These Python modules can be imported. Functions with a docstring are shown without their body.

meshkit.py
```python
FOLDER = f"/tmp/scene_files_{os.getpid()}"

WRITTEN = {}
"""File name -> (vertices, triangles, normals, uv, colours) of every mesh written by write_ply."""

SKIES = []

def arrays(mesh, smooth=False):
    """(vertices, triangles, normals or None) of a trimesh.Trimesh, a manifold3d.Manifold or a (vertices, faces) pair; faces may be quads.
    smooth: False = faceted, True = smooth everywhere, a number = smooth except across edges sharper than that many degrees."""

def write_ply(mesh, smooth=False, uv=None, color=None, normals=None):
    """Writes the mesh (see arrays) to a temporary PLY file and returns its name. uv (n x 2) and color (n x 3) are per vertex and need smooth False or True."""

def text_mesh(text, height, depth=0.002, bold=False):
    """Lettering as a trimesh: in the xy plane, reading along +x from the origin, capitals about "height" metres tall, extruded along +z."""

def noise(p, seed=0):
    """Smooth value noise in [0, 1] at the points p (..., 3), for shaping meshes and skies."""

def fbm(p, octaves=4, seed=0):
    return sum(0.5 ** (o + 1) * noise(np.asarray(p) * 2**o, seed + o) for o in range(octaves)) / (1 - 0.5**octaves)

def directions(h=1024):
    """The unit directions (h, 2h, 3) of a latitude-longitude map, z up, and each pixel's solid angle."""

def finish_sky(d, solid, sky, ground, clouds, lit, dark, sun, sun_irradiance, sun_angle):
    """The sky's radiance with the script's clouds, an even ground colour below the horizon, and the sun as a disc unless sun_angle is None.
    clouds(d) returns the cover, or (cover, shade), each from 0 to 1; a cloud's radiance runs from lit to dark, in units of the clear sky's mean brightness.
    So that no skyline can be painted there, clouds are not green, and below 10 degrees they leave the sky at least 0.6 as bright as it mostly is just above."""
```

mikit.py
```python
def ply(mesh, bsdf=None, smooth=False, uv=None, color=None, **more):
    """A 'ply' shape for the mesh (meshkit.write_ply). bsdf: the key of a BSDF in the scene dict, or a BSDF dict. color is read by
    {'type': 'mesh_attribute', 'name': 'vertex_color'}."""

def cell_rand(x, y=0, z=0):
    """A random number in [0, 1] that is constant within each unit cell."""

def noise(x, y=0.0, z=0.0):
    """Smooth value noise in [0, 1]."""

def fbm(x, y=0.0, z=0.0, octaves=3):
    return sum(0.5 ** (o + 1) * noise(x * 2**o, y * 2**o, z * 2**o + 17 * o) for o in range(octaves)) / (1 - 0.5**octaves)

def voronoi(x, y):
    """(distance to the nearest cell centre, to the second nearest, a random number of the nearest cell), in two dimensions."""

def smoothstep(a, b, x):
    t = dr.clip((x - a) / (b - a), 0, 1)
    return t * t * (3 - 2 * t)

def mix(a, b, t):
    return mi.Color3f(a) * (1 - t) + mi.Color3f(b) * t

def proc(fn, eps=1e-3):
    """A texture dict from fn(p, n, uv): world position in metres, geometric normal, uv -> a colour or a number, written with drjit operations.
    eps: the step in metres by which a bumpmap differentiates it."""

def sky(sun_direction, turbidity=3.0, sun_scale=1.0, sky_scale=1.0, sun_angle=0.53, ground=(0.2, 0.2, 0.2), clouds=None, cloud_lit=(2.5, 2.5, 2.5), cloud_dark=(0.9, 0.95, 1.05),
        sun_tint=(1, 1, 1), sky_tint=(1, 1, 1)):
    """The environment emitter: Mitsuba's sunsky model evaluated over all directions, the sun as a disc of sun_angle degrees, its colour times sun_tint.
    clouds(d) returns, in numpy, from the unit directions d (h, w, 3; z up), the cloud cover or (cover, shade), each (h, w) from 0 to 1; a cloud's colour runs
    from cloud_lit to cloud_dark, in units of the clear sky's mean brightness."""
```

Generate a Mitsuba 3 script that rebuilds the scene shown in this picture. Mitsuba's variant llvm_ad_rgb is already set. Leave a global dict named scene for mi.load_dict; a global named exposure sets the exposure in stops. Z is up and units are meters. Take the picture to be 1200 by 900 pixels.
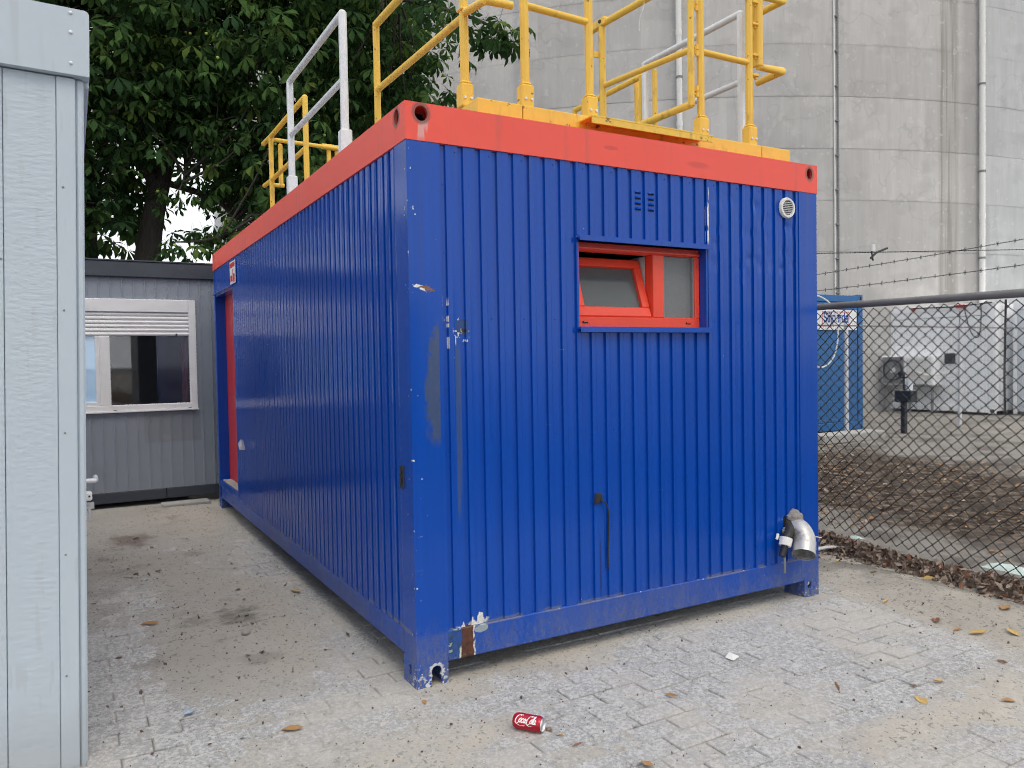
import math, random, numpy as np, trimesh, manifold3d as m3, mitsuba as mi, drjit as dr, mikit, meshkit
from mikit import proc, noise, fbm, voronoi, cell_rand, smoothstep, mix
from meshkit import text_mesh

# ------------------------------------------------------------------ camera, sky, exposure
scene = {'type': 'scene'}
labels = {}
CAM = np.array([-1.1995, -2.9512, 1.3441])
FWD = np.array([0.49252, 0.86982, -0.028925]); UP = np.array([0.02933, 0.016627, 0.99943])
scene['camera'] = {'type': 'perspective', 'fov': 66.64, 'fov_axis': 'x', 'near_clip': 0.05, 'far_clip': 600.0,
    'to_world': mi.ScalarTransform4f().look_at(origin=CAM.tolist(), target=(CAM + FWD).tolist(), up=UP.tolist()),
    'film': {'type': 'hdrfilm', 'width': 1024, 'height': 768}}
scene['sky'] = mikit.sky((0.02, -0.55, 0.83), turbidity=3, sun_scale=0.17, sun_angle=30, clouds=lambda d: 1.0, cloud_lit=(2.46, 2.53, 2.65), sun_tint=(.95, 1.0, 1.08))
exposure = 2.3

rng = np.random.default_rng(7)
random.seed(7)

# ------------------------------------------------------------------ helpers
def T(v, f): return trimesh.Trimesh(np.asarray(v, float), np.asarray(f, int), process=False)
def cat(*ms):
    ms = [m for k in ms for m in (k if isinstance(k, (list, tuple)) else [k])]
    return trimesh.util.concatenate(ms)
def box(x0, x1, y0, y1, z0, z1, b=0.0):
    if b <= 0:
        m = trimesh.creation.box((x1-x0, y1-y0, z1-z0)); m.apply_translation(((x0+x1)/2, (y0+y1)/2, (z0+z1)/2)); return m
    pts = []
    for sx in (0, 1):
        for sy in (0, 1):
            for sz in (0, 1):
                p = np.array([(x0, x1)[sx], (y0, y1)[sy], (z0, z1)[sz]]); q = np.array([b if not sx else -b, b if not sy else -b, b if not sz else -b])
                for k in range(3):
                    r = q.copy(); r[k] = 0; pts.append(p + r)
    return trimesh.convex.convex_hull(np.array(pts))
def man(x0, x1, y0, y1, z0, z1): return m3.Manifold.cube([x1-x0, y1-y0, z1-z0]).translate([x0, y0, z0])
def mcyl(p, axis, r, h, n=28, sx=1.0):
    c = m3.Manifold.cylinder(h, r, r, n, True).scale([sx, 1, 1])
    c = {'x': c.rotate([0, 90, 0]), 'y': c.rotate([90, 0, 0]), 'z': c}[axis]
    return c.translate(list(p))
def mtri(m):
    q = m.to_mesh(); return T(q.vert_properties[:, :3], q.tri_verts)
def tube(pts, r, n=12, cap=True):
    P = np.asarray(pts, float); k = len(P)
    rr = np.broadcast_to(np.asarray(r, float), (k,))
    tg = np.gradient(P, axis=0) if k > 2 else np.repeat((P[1]-P[0])[None], 2, 0)
    if k > 2:
        d = np.diff(P, axis=0); d /= np.linalg.norm(d, axis=1, keepdims=True) + 1e-12
        tg[1:-1] = d[:-1] + d[1:]; tg[0], tg[-1] = d[0], d[-1]
    tg /= np.linalg.norm(tg, axis=1, keepdims=True) + 1e-12
    a = np.array([0, 0, 1.0]) if abs(tg[0][2]) < .9 else np.array([1.0, 0, 0])
    u = np.cross(tg[0], a); u /= np.linalg.norm(u)
    V = []; an = np.arange(n)/n*2*np.pi
    for i in range(k):
        u = u - tg[i]*(u@tg[i]); u /= np.linalg.norm(u); w = np.cross(tg[i], u)
        sc = 1.0
        if 0 < i < k-1: sc = 1/max(.45, math.sqrt(max(0.05, (1 + (d[i-1]@d[i]))/2))) if k > 2 else 1
        V.append(P[i] + rr[i]*(np.cos(an)[:, None]*u + np.sin(an)[:, None]*w)*min(sc, 1.4))
    V = np.vstack(V); F = []
    for i in range(k-1):
        for j in range(n):
            a0, b0 = i*n+j, i*n+(j+1) % n
            F += [[a0, b0, b0+n], [a0, b0+n, a0+n]]
    if cap:
        c0, c1 = len(V), len(V)+1; V = np.vstack([V, P[0], P[-1]])
        for j in range(n): F += [[c0, (j+1) % n, j], [c1, (k-1)*n+j, (k-1)*n+(j+1) % n]]
    return T(V, F)
def spline(pts, m=8):
    P = np.asarray(pts, float); P = np.vstack([2*P[0]-P[1], P, 2*P[-1]-P[-2]]); out = []
    for i in range(1, len(P)-2):
        for t in np.arange(m)/m:
            out.append(.5*((2*P[i]) + (-P[i-1]+P[i+1])*t + (2*P[i-1]-5*P[i]+4*P[i+1]-P[i+2])*t*t + (-P[i-1]+3*P[i]-3*P[i+1]+P[i+2])*t**3))
    out.append(P[-2]); return np.array(out)
def sqpost(x, y, z0, z1, w=.042, b=.007): return box(x-w/2, x+w/2, y-w/2, y+w/2, z0, z1, b)
def lathe(prof, n=40):
    prof = np.asarray(prof, float); an = np.arange(n)/n*2*np.pi
    V = np.vstack([np.stack([r*np.cos(an), r*np.sin(an), np.full(n, z)], 1) for r, z in prof]); F = []
    for i in range(len(prof)-1):
        for j in range(n):
            a, b = i*n+j, i*n+(j+1) % n; F += [[a, b, b+n], [a, b+n, a+n]]
    return T(V, F)
def batch(V, F, R, t):
    V = np.asarray(V, float); F = np.asarray(F, int); n = len(t)
    v = np.einsum('nij,kj->nki', R, V) + t[:, None]
    return T(v.reshape(-1, 3), (F[None] + (np.arange(n)*len(V))[:, None, None]).reshape(-1, 3))
def euler(rx, ry, rz):
    cx, sx, cy, sy, cz, sz = np.cos(rx), np.sin(rx), np.cos(ry), np.sin(ry), np.cos(rz), np.sin(rz)
    o, z = np.ones_like(cx), np.zeros_like(cx)
    X = np.stack([np.stack([o, z, z], -1), np.stack([z, cx, -sx], -1), np.stack([z, sx, cx], -1)], -2)
    Y = np.stack([np.stack([cy, z, sy], -1), np.stack([z, o, z], -1), np.stack([-sy, z, cy], -1)], -2)
    Z = np.stack([np.stack([cz, -sz, z], -1), np.stack([sz, cz, z], -1), np.stack([z, z, o], -1)], -2)
    return Z @ Y @ X
def key(k):
    if k not in scene: return k
    i = 1
    while f'{k}_{i:03d}' in scene: i += 1
    return f'{k}_{i:03d}'
def put(k, mesh, bsdf, smooth=False, **lab):
    k = key(k); scene[k] = mikit.ply(mesh, bsdf, smooth=smooth)
    if lab: labels[k] = lab
    return k
def thing(k, label, category, group=None, **more):
    labels[k] = {'label': label, 'category': category, **({'group': group} if group else {}), **more}
def rgb(c): return {'type': 'rgb', 'value': list(map(float, c))}
def mat(name, color, rough=.5, metallic=0.0, bump=None, bscale=.001, spec=.5, eps=1e-3, **more):
    b = {'type': 'principled', 'base_color': color if isinstance(color, dict) else (proc(color) if callable(color) else rgb(color)),
         'roughness': proc(rough) if callable(rough) else float(rough), 'metallic': float(metallic), 'specular': float(spec), **more}
    if bump is not None: b = {'type': 'bumpmap', 'arbitrary': proc(bump, eps), 'scale': float(bscale), 'bsdf': b}
    scene[name] = {'type': 'twosided', 'bsdf': b}
def inbox(a, lo, hi, s=.004): return smoothstep(lo-s, lo+s, a)*(1-smoothstep(hi-s, hi+s, a))

# ------------------------------------------------------------------ materials
def blue_paint(p, n, uv):
    x, y, z = p.x, p.y, p.z
    v = fbm(x*1.3+3, y*1.3, z*.6, 3)
    st = noise(x*70, y*70, z*1.6)
    c = mix((.0012, .053, .34), (.0018, .067, .40), v)
    c = c*(.93 + .14*st)
    run = smoothstep(.60, .80, fbm(x*36, y*36, z*.8, 3))*smoothstep(1.2, 2.24, z+.5*(fbm(x*9, y*9, 2., 2)-.5))
    c = mix(c, (.05, .075, .15), run*.35)                        # grey runs below the roof band
    fine = fbm(x*150, y*150, z*40, 3); grain = fbm(x*320, y*320, z*140, 2)
    # dust along the foot of the walls
    d = (1-smoothstep(.04, .34, z))*smoothstep(.36, .70, fine*.5+.5*fbm(x*30, y*30, z*3, 3))*.36 + (1-smoothstep(.02, .26, z))*smoothstep(.54, .62, grain)*.4 + (1-smoothstep(.0, .10, z))*smoothstep(.45, .6, fine)*.5
    d = d + inbox(z, .10, .216, .01)*(.02+.14*smoothstep(.35, .7, fbm(x*4+y*4, z*5, 2., 3)))
    d = d + inbox(z, .215, .232, .004)*smoothstep(.42, .6, fbm(x*9, y*9, z*9))*.5
    c = mix(c, (.165, .165, .16), dr.clip(d, 0, .8))
    fr = 1-smoothstep(.035, .05, y); sd = 1-smoothstep(.035, .05, x)
    wob = fbm(x*45+y*45, z*45, 1.0, 3); wo2 = fbm(x*120+y*120, z*120, 4.0, 3)
    # grey scuffs on the corner post
    lb = .068+.055*dr.square((z-1.2)/.33)
    sc = smoothstep(-.012, .012, x-lb+.05*(wob-.5))*(1-smoothstep(.127, .131, x))*inbox(z, 1.02, 1.5, .04)*fr*smoothstep(.30, .42, wob*.4+fbm(x*9, z*4, 4.)*.6)
    c = mix(c, mix((.04, .07, .14), (.075, .095, .135), wo2), sc*.85)
    s2 = inbox(x, .203, .228, .002)*inbox(z, .70, 1.47, .06)*fr*smoothstep(.25, .5, fbm(x*30, z*4, 7.))
    c = mix(c, (.055, .085, .15), s2*.7)
    s3 = inbox(x+.01*(wob-.5), .209, .262, .003)*inbox(z+.012*(wob-.5), 1.462, 1.522, .003)*fr
    c = mix(c, (.022, .055, .15), s3*.8)
    ru0 = smoothstep(0., .6, 1-dr.square((x-.243)/.018)-dr.square((z-1.478)/.010)+.9*(wob-.5))*fr
    c = mix(c, (.035, .026, .022), ru0)
    # bare metal, rust and primer at the foot of the first panel
    teal = inbox(x, .146, .212, .006)*inbox(z, .10, .222, .006)*fr
    c = mix(c, (.02, .06, .11), teal*(.4+.5*smoothstep(.45, .6, wob)))
    c = mix(c, (.35, .42, .36), teal*smoothstep(.64, .7, wob)*.7)
    ru = inbox(x+.010*(wob-.5)+.004*(wo2-.5), .206, .264, .002)*inbox(z, .08, .226, .004)*fr
    c = mix(c, mix((.022, .012, .010), (.15, .058, .032), fbm(x*110, z*60, 2., 4)), ru)
    pr = inbox(x+.014*(wob-.5), .262, .270, .0015)*inbox(z, .09, .222, .004)*smoothstep(.32, .42, wo2)*fr + inbox(x+.014*(wob-.5), .198, .206, .002)*inbox(z, .09, .14, .01)*fr
    c = mix(c, (.60, .58, .52), dr.clip(pr, 0, 1)*.9)
    fl = inbox(x+.03*(wob-.5), .19, .335, .004)*smoothstep(.2215, .2235, z)*(1-smoothstep(-.002, .002, z-.228-.045*smoothstep(.35, .75, fbm(x*32, 3., 5., 3))-.016*(wo2-.5)))*fr*smoothstep(.26, .30, fbm(x*26+1, z*12, 9.))
    c = mix(c, mix((.50, .50, .49), (.72, .72, .71), wo2), fl)
    pl = smoothstep(.0, .25, 1-dr.square((x-.302)/.034)-dr.square((z-.204)/.017)+.9*(wob-.5))*fr
    c = mix(c, (.36, .42, .38), pl*.75)
    # a gouge on the corner post and chips
    gx = (x-.058)/.048; gz = (z-1.653+.16*(x-.06))/(.007+.008*smoothstep(.03, .08, x))
    gg = smoothstep(.0, .2, 1-dr.square(gx)-dr.square(gz)+2.6*(wo2-.5)+.8*(wob-.5))*fr
    c = mix(c, mix((.20, .10, .06), (.70, .70, .68), smoothstep(.42, .5, wob+.4*(.06-x)/.05)), gg)
    ch = inbox(x, .196, .27, .002)*inbox(z, 1.43, 1.53, .004)*fr*smoothstep(.66, .69, wo2*.6+wob*.4)
    ch = ch + (inbox(x, .151, .156, .001)*inbox(z, 1.47, 1.62, .02)+inbox(x, .172, .178, .001)*inbox(z, 1.40, 1.60, .02)+inbox(x, .205, .209, .001)*inbox(z, 1.42, 1.48, .01))*fr*smoothstep(.54, .60, fbm(x*20, z*34, 3., 3))
    # chips along the near edge of both faces and at the feet
    edge = (1-smoothstep(.003, .012, x))*fr + (1-smoothstep(.003, .012, y))*sd
    ch = ch + edge*smoothstep(.835, .85, fbm(x*60+y*60, z*38, 6., 3))
    ch = ch + (1-smoothstep(.02, .07, z))*smoothstep(.54, .58, wo2*.7+wob*.3)*fr*(1-smoothstep(.15, .2, x)) + (1-smoothstep(.05, .12, z))*smoothstep(.66, .70, wo2*.7+wob*.3)*(fr+sd)*.9 + smoothstep(0., .3, 1-dr.square((x-.089)/.037)-dr.square((z-.062)/.04)+1.2*(wo2-.5))*fr*.85
    ch = ch + inbox(z, .218, .25, .003)*smoothstep(.77, .79, fbm(x*50+3, y*50, z*50, 3))*fr
    c = mix(c, (.58, .59, .60), dr.clip(ch, 0, 1))
    # paint peeled off the joint strip right of the window
    pe = inbox(x, 1.622, 1.634, .001)*inbox(z, 1.93, 2.2, .02)*fr*smoothstep(.46, .52, fbm(x*60, z*17, 8.))
    c = mix(c, (.62, .63, .64), pe)
    f1, f2, w = voronoi(x*9+y*9+31, z*9)
    c = mix(c, (.5, .5, .52), (1-smoothstep(.03, .05, f1+.05*wob))*dr.select(w > .93, 1., 0.))
    # long fine scratches low on the long side, and the cable's dark drip
    sr = (1-smoothstep(.0, .004, dr.abs(fbm(y*2.4+z*.5, z*.9, 5., 3)-.5)))*sd*smoothstep(.45, .6, fbm(y*3, z*3, 9.))*(1-smoothstep(.9, 1.3, z))
    c = mix(c, (.16, .20, .30), sr*.5)
    dp = inbox(x, .93, .94, .003)*inbox(z, .24, .5, .05)*fr*.6
    return mix(c, (.006, .015, .07), dp)
def blue_rough(p, n, uv): return .13 + .07*fbm(p.x*5, p.y*5, p.z*2) + .30*(1-smoothstep(.1, .4, p.z))
mat('blue_paint', blue_paint, blue_rough, bump=lambda p, n, uv: fbm(p.x*3, p.y*3, p.z*1.4, 2)+.012*fbm(p.x*220, p.y*220, p.z*220, 2), bscale=.0022, spec=.42, eps=.004)
def red_paint(p, n, uv):
    st = fbm(p.x*26, p.y*26, p.z*1.5, 3)
    c = mix((.80, .080, .050), (.75, .086, .058), fbm(p.x*1.7, p.y*1.7, p.z*2))
    c = mix(c, (.28, .10, .085), smoothstep(.56, .85, st)*.28)
    sm = smoothstep(0., .6, 1-dr.square((p.x-1.02)/.05)-dr.square((p.z-2.33)/.012))+smoothstep(0., .8, 1-dr.square((p.x-1.56)/.09)-dr.square((p.z-2.31)/.02))
    c = mix(c, (.30, .035, .03), sm*.35)
    w = fbm(p.x*70, p.y*70, p.z*12, 2)
    hole = inbox(p.x, .045, .10, .006)*inbox(p.z, 2.255, 2.33, .02)*(1-smoothstep(.0, .02, p.y))*smoothstep(.4, .6, w)
    c = mix(c, (.55, .45, .42), hole*.6)
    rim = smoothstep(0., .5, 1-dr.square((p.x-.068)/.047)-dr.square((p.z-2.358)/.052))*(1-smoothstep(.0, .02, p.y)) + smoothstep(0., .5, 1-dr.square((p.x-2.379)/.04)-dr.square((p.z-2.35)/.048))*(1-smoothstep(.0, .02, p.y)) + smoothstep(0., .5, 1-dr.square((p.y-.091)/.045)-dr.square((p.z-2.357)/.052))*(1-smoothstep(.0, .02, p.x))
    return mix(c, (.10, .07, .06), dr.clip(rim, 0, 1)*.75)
mat('red_paint', red_paint, .42, bump=lambda p, n, uv: fbm(p.x*4, p.y*4, p.z*4, 2), bscale=.004, eps=.004)
mat('red_window_paint', lambda p, n, uv: mix((.78, .068, .030), (.72, .066, .034), fbm(p.x*9, p.y*9, p.z*9)), .38)
def yellow(p, n, uv):
    c = mix((.80, .50, .055), (.74, .46, .065), fbm(p.x*6, p.y*6, p.z*5))
    c = mix(c, (.42, .25, .06), smoothstep(.62, .8, fbm(p.x*30, p.y*30, p.z*9))*.5)
    r = inbox(p.x, 1.57, 1.68, .01)*inbox(p.z, 2.44, 2.47, .004)*smoothstep(.56, .66, fbm(p.x*55, p.y*30, p.z*55))+inbox(p.x, .93, 1.06, .02)*inbox(p.z, 2.455, 2.475, .004)*smoothstep(.57, .66, fbm(p.x*45, p.y*30, p.z*45))
    gr = (1-smoothstep(2.40, 2.56, p.z+.12*(fbm(p.x*16, p.y*16, p.z*4, 3)-.5)))*smoothstep(.45, .65, fbm(p.x*40, p.y*40, p.z*14, 3))
    c = mix(c, (.40, .25, .06), gr*.14)
    cp = smoothstep(.775, .79, fbm(p.x*48, p.y*48, p.z*40, 3)); c = mix(c, (.16, .085, .04), cp*.8)
    return mix(c, (.10, .04, .02), r*.9)
mat('yellow_paint', yellow, .4)
mat('galvanised_steel', lambda p, n, uv: mix((.60, .61, .63), (.74, .75, .76), fbm(p.x*40, p.y*40, p.z*25)), .42, metallic=.3)
mat('dark_hole', (.012, .012, .013), .8)
mat('black_rubber', (.018, .018, .02), .55)
mat('white_plastic', lambda p, n, uv: mix((.66, .65, .62), (.74, .73, .71), fbm(p.x*20, p.y*20, p.z*20)), .4)
mat('stainless_steel', lambda p, n, uv: mix((.55, .55, .54), (.30, .28, .26), smoothstep(.5, .75, fbm(p.x*24, p.y*24, p.z*30))), .42, metallic=.6)
mat('dirty_foam', lambda p, n, uv: mix((.16, .15, .14), (.30, .28, .26), fbm(p.x*60, p.y*60, p.z*60)), .9)
def unit_paint(p, n, uv):
    c = mix((.44, .505, .565), (.475, .54, .595), fbm(p.x*3, p.y*3, p.z*2))
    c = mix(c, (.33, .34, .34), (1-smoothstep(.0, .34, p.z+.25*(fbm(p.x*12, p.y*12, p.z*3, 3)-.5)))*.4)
    c = mix(c, (.36, .40, .43), smoothstep(.60, .8, fbm(p.x*28, p.y*28, p.z*.9, 3))*.35)
    sc = smoothstep(.73, .8, fbm(p.x*50, p.y*50, p.z*6, 2))
    return mix(c, (.40, .44, .47), sc*.35)
mat('unit_paint', unit_paint, .42, spec=.4)
mat('unit_stucco', unit_paint, .40, spec=.4, bump=lambda p, n, uv: fbm(p.x*55+4*fbm(p.x*9, p.z*9, 1.), 3., p.z*105, 3), bscale=.0021, eps=.0015)
def grey_wall(p, n, uv):
    c = mix((.205, .236, .285), (.25, .282, .33), fbm(p.x*2, p.y*2, p.z*3))
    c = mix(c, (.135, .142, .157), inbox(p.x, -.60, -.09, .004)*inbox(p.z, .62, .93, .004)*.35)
    bl = smoothstep(.72, .78, fbm(p.x*5+3, p.y*5, p.z*6, 2))*(1-smoothstep(.7, .9, p.z))
    c = mix(c, (.26, .265, .27), bl*.5)
    return c
mat('grey_corrugated', grey_wall, .5)
mat('dark_roof_trim', lambda p, n, uv: mix((.03, .037, .052), (.05, .058, .075), fbm(p.x*4, p.y*4, p.z*8)), .45)
mat('white_frame', lambda p, n, uv: mix((.66, .675, .69), (.75, .76, .775), fbm(p.x*7, p.y*7, p.z*9)), .38)
mat('pale_blue', (.50, .72, .93), .7)
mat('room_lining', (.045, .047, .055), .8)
mat('door_red_shaded', (.50, .035, .040), .45)  # same red paint, deepened: the shade of the recess put into the colour
mat('pale_lining', (.52, .53, .53), .7)
mat('red_curtain', (.05, .008, .010), .9)
scene['clear_pane'] = {'type': 'thindielectric', 'int_ior': 1.5}
mat('frost', lambda p, n, uv: mix((.20, .22, .225), (.27, .285, .29), fbm(p.x*160, p.y*50, p.z*160, 2)), .3, bump=lambda p, n, uv: fbm(p.x*140, p.y*40, p.z*140, 2), bscale=.002)
scene['frosted_pane'] = {'type': 'blendbsdf', 'weight': .62, 'a': {'type': 'thindielectric', 'int_ior': 1.5}, 'b': {'type': 'ref', 'id': 'frost'}}
mat('sash_film', (.16, .18, .185), .12)
scene['sash_pane'] = {'type': 'blendbsdf', 'weight': .5, 'a': {'type': 'thindielectric', 'int_ior': 1.5}, 'b': {'type': 'ref', 'id': 'sash_film'}}
SCX, SCY, SCR = 22.4955, 26.7565, 18.81
def concrete(p, n, uv):
    a = dr.atan2(p.y-SCY, p.x-SCX)*(180/math.pi)
    u = a*.3283                                     # metres round the wall
    c = mix((.43, .42, .405), (.51, .50, .483), fbm(u*.55, p.z*.8, 3., 4))
    lift = dr.floor((p.z-.144)/1.233)
    c = c*(.93+.14*cell_rand(lift, dr.floor(u/2.5+.4*lift), 2))
    c = c*(.965+.07*noise(u*9.0, lift*7., 0.)) # formwork boards
    c = c*(.95+.1*fbm(u*26, p.z*2.6, 5., 3))
    bl = smoothstep(.55, .75, fbm(u*1.6, p.z*2.2, 11., 4)); c = mix(c, (.33, .322, .31), bl*.26)
    li = smoothstep(.6, .78, fbm(u*3.1, p.z*2.7, 21., 4)); c = mix(c, (.60, .59, .565), li*.22)
    z2 = (p.z-.144)/1.233-lift
    jt = 1-smoothstep(.0, .05, dr.minimum(z2, 1-z2)+.05*(fbm(u*6, lift, 3.)-.45)); c = mix(c, (.27, .262, .25), jt*.26*smoothstep(.3, .6, fbm(u*1.3, lift*3, 9.)))
    tr = fbm(u*14, p.z*.35, 7., 3)
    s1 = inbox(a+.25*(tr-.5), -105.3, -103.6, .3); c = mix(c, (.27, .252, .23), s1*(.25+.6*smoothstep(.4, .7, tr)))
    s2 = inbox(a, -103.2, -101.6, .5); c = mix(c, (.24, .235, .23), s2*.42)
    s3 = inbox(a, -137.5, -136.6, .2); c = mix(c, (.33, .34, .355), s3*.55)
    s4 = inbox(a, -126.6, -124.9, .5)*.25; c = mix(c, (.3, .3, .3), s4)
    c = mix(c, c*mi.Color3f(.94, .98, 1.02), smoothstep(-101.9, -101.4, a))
    ck = 1-smoothstep(.0, .012, dr.abs(fbm(u*.9, p.z*.9, 31., 4)-.5)); c = mix(c, (.24, .235, .23), ck*.2)
    pit = smoothstep(.78, .84, fbm(u*11, p.z*11, 13., 2)); c = mix(c, (.6, .6, .58), pit*.35)
    return c
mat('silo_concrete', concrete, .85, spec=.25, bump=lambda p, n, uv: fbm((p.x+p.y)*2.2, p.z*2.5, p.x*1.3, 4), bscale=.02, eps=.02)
def paver_col(p, n, uv):
    k1 = fbm(p.x*95, p.y*95, p.z*20, 3); k2 = fbm(p.x*230+5, p.y*230, 1., 2); k0 = fbm(p.x*12, p.y*12, 4., 3)
    tone = cell_rand(dr.floor(p.x/.21), dr.floor(p.y/.106), 3)
    c = mix((.295, .296, .293), (.372, .371, .366), tone*.45+.55*fbm(p.x*1.5, p.y*1.5))
    c = mix(c, (.56, .552, .535), smoothstep(.46, .61, k1*.5+k2*.42+k0*.08)*.62)
    c = mix(c, (.085, .085, .088), smoothstep(.58, .72, k2*.6+(1-k1)*.4)*.55)
    return mix(c, (.44, .415, .37), smoothstep(.42, .70, fbm(p.x*2.6+9, p.y*2.6, 0., 5)+.25*(k2-.5))*.6)
mat('paver_concrete', paver_col, .85, spec=.3, bump=lambda p, n, uv: fbm(p.x*130, p.y*130, p.z*130, 3), bscale=.005, eps=.001)
def sand_col(p, n, uv):
    k1 = fbm(p.x*95, p.y*95, p.z*20, 3); k2 = fbm(p.x*230+5, p.y*230, 1., 2)
    c = mix((.345, .318, .272), (.455, .428, .378), fbm(p.x*2.2, p.y*2.2, 2., 3))
    c = c*(.86+.28*fbm(p.x*160, p.y*160, 2., 3))
    g = smoothstep(.0, -.7, p.x)*smoothstep(-.4, .8, p.y)
    c = mix(c, (.27, .262, .245), g*.65)                          # the passage: grey-brown ground, darker towards the pale cabin
    c = mix(c, (.135, .125, .11), smoothstep(.60, .78, fbm(p.x*4.3, p.y*4.3, 8., 5))*(.12+.4*g))
    c = mix(c, (.10, .092, .08), smoothstep(.70, .76, fbm(p.x*75, p.y*75, 4., 2))*.5)
    oil = smoothstep(.2, 1.1, 1-dr.square((p.x+.45)/.17)-dr.square((p.y-1.38)/.25)+1.5*(fbm(p.x*22, p.y*22, 3., 4)-.5))
    c = mix(c, (.05, .047, .042), oil*.55)
    st = smoothstep(0, 1, 1-dr.square((p.x+.84)/.24)-dr.square((p.y-3.7)/.3)+1.2*(fbm(p.x*14, p.y*9, 5., 3)-.5)); c = mix(c, (.085, .05, .042), st*.6)
    far = smoothstep(2.55, 3.3, p.x+.12*p.y); c = mix(c, (.10, .092, .08), far*.85*smoothstep(.35, .6, fbm(p.x*7, p.y*7, 2., 3)))
    # where the layer thins out over the pavers it is only a film of dust
    pv = mix((.30, .30, .297), (.56, .552, .535), smoothstep(.46, .62, k1*.5+k2*.5)*.6); pv = mix(pv, (.1, .1, .1), smoothstep(.58, .72, k2*.6+(1-k1)*.4)*.5)
    thin = 1-smoothstep(.0005, .0085, p.z+.006*(fbm(p.x*40, p.y*40, 6., 3)-.5))
    return mix(c, pv*.5+c*.5, thin*.95)
mat('sand', sand_col, .95, spec=.15, bump=lambda p, n, uv: fbm(p.x*110, p.y*110, 3., 3)+.7*fbm(p.x*28, p.y*28, 1., 2), bscale=.006, eps=.002)
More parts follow.
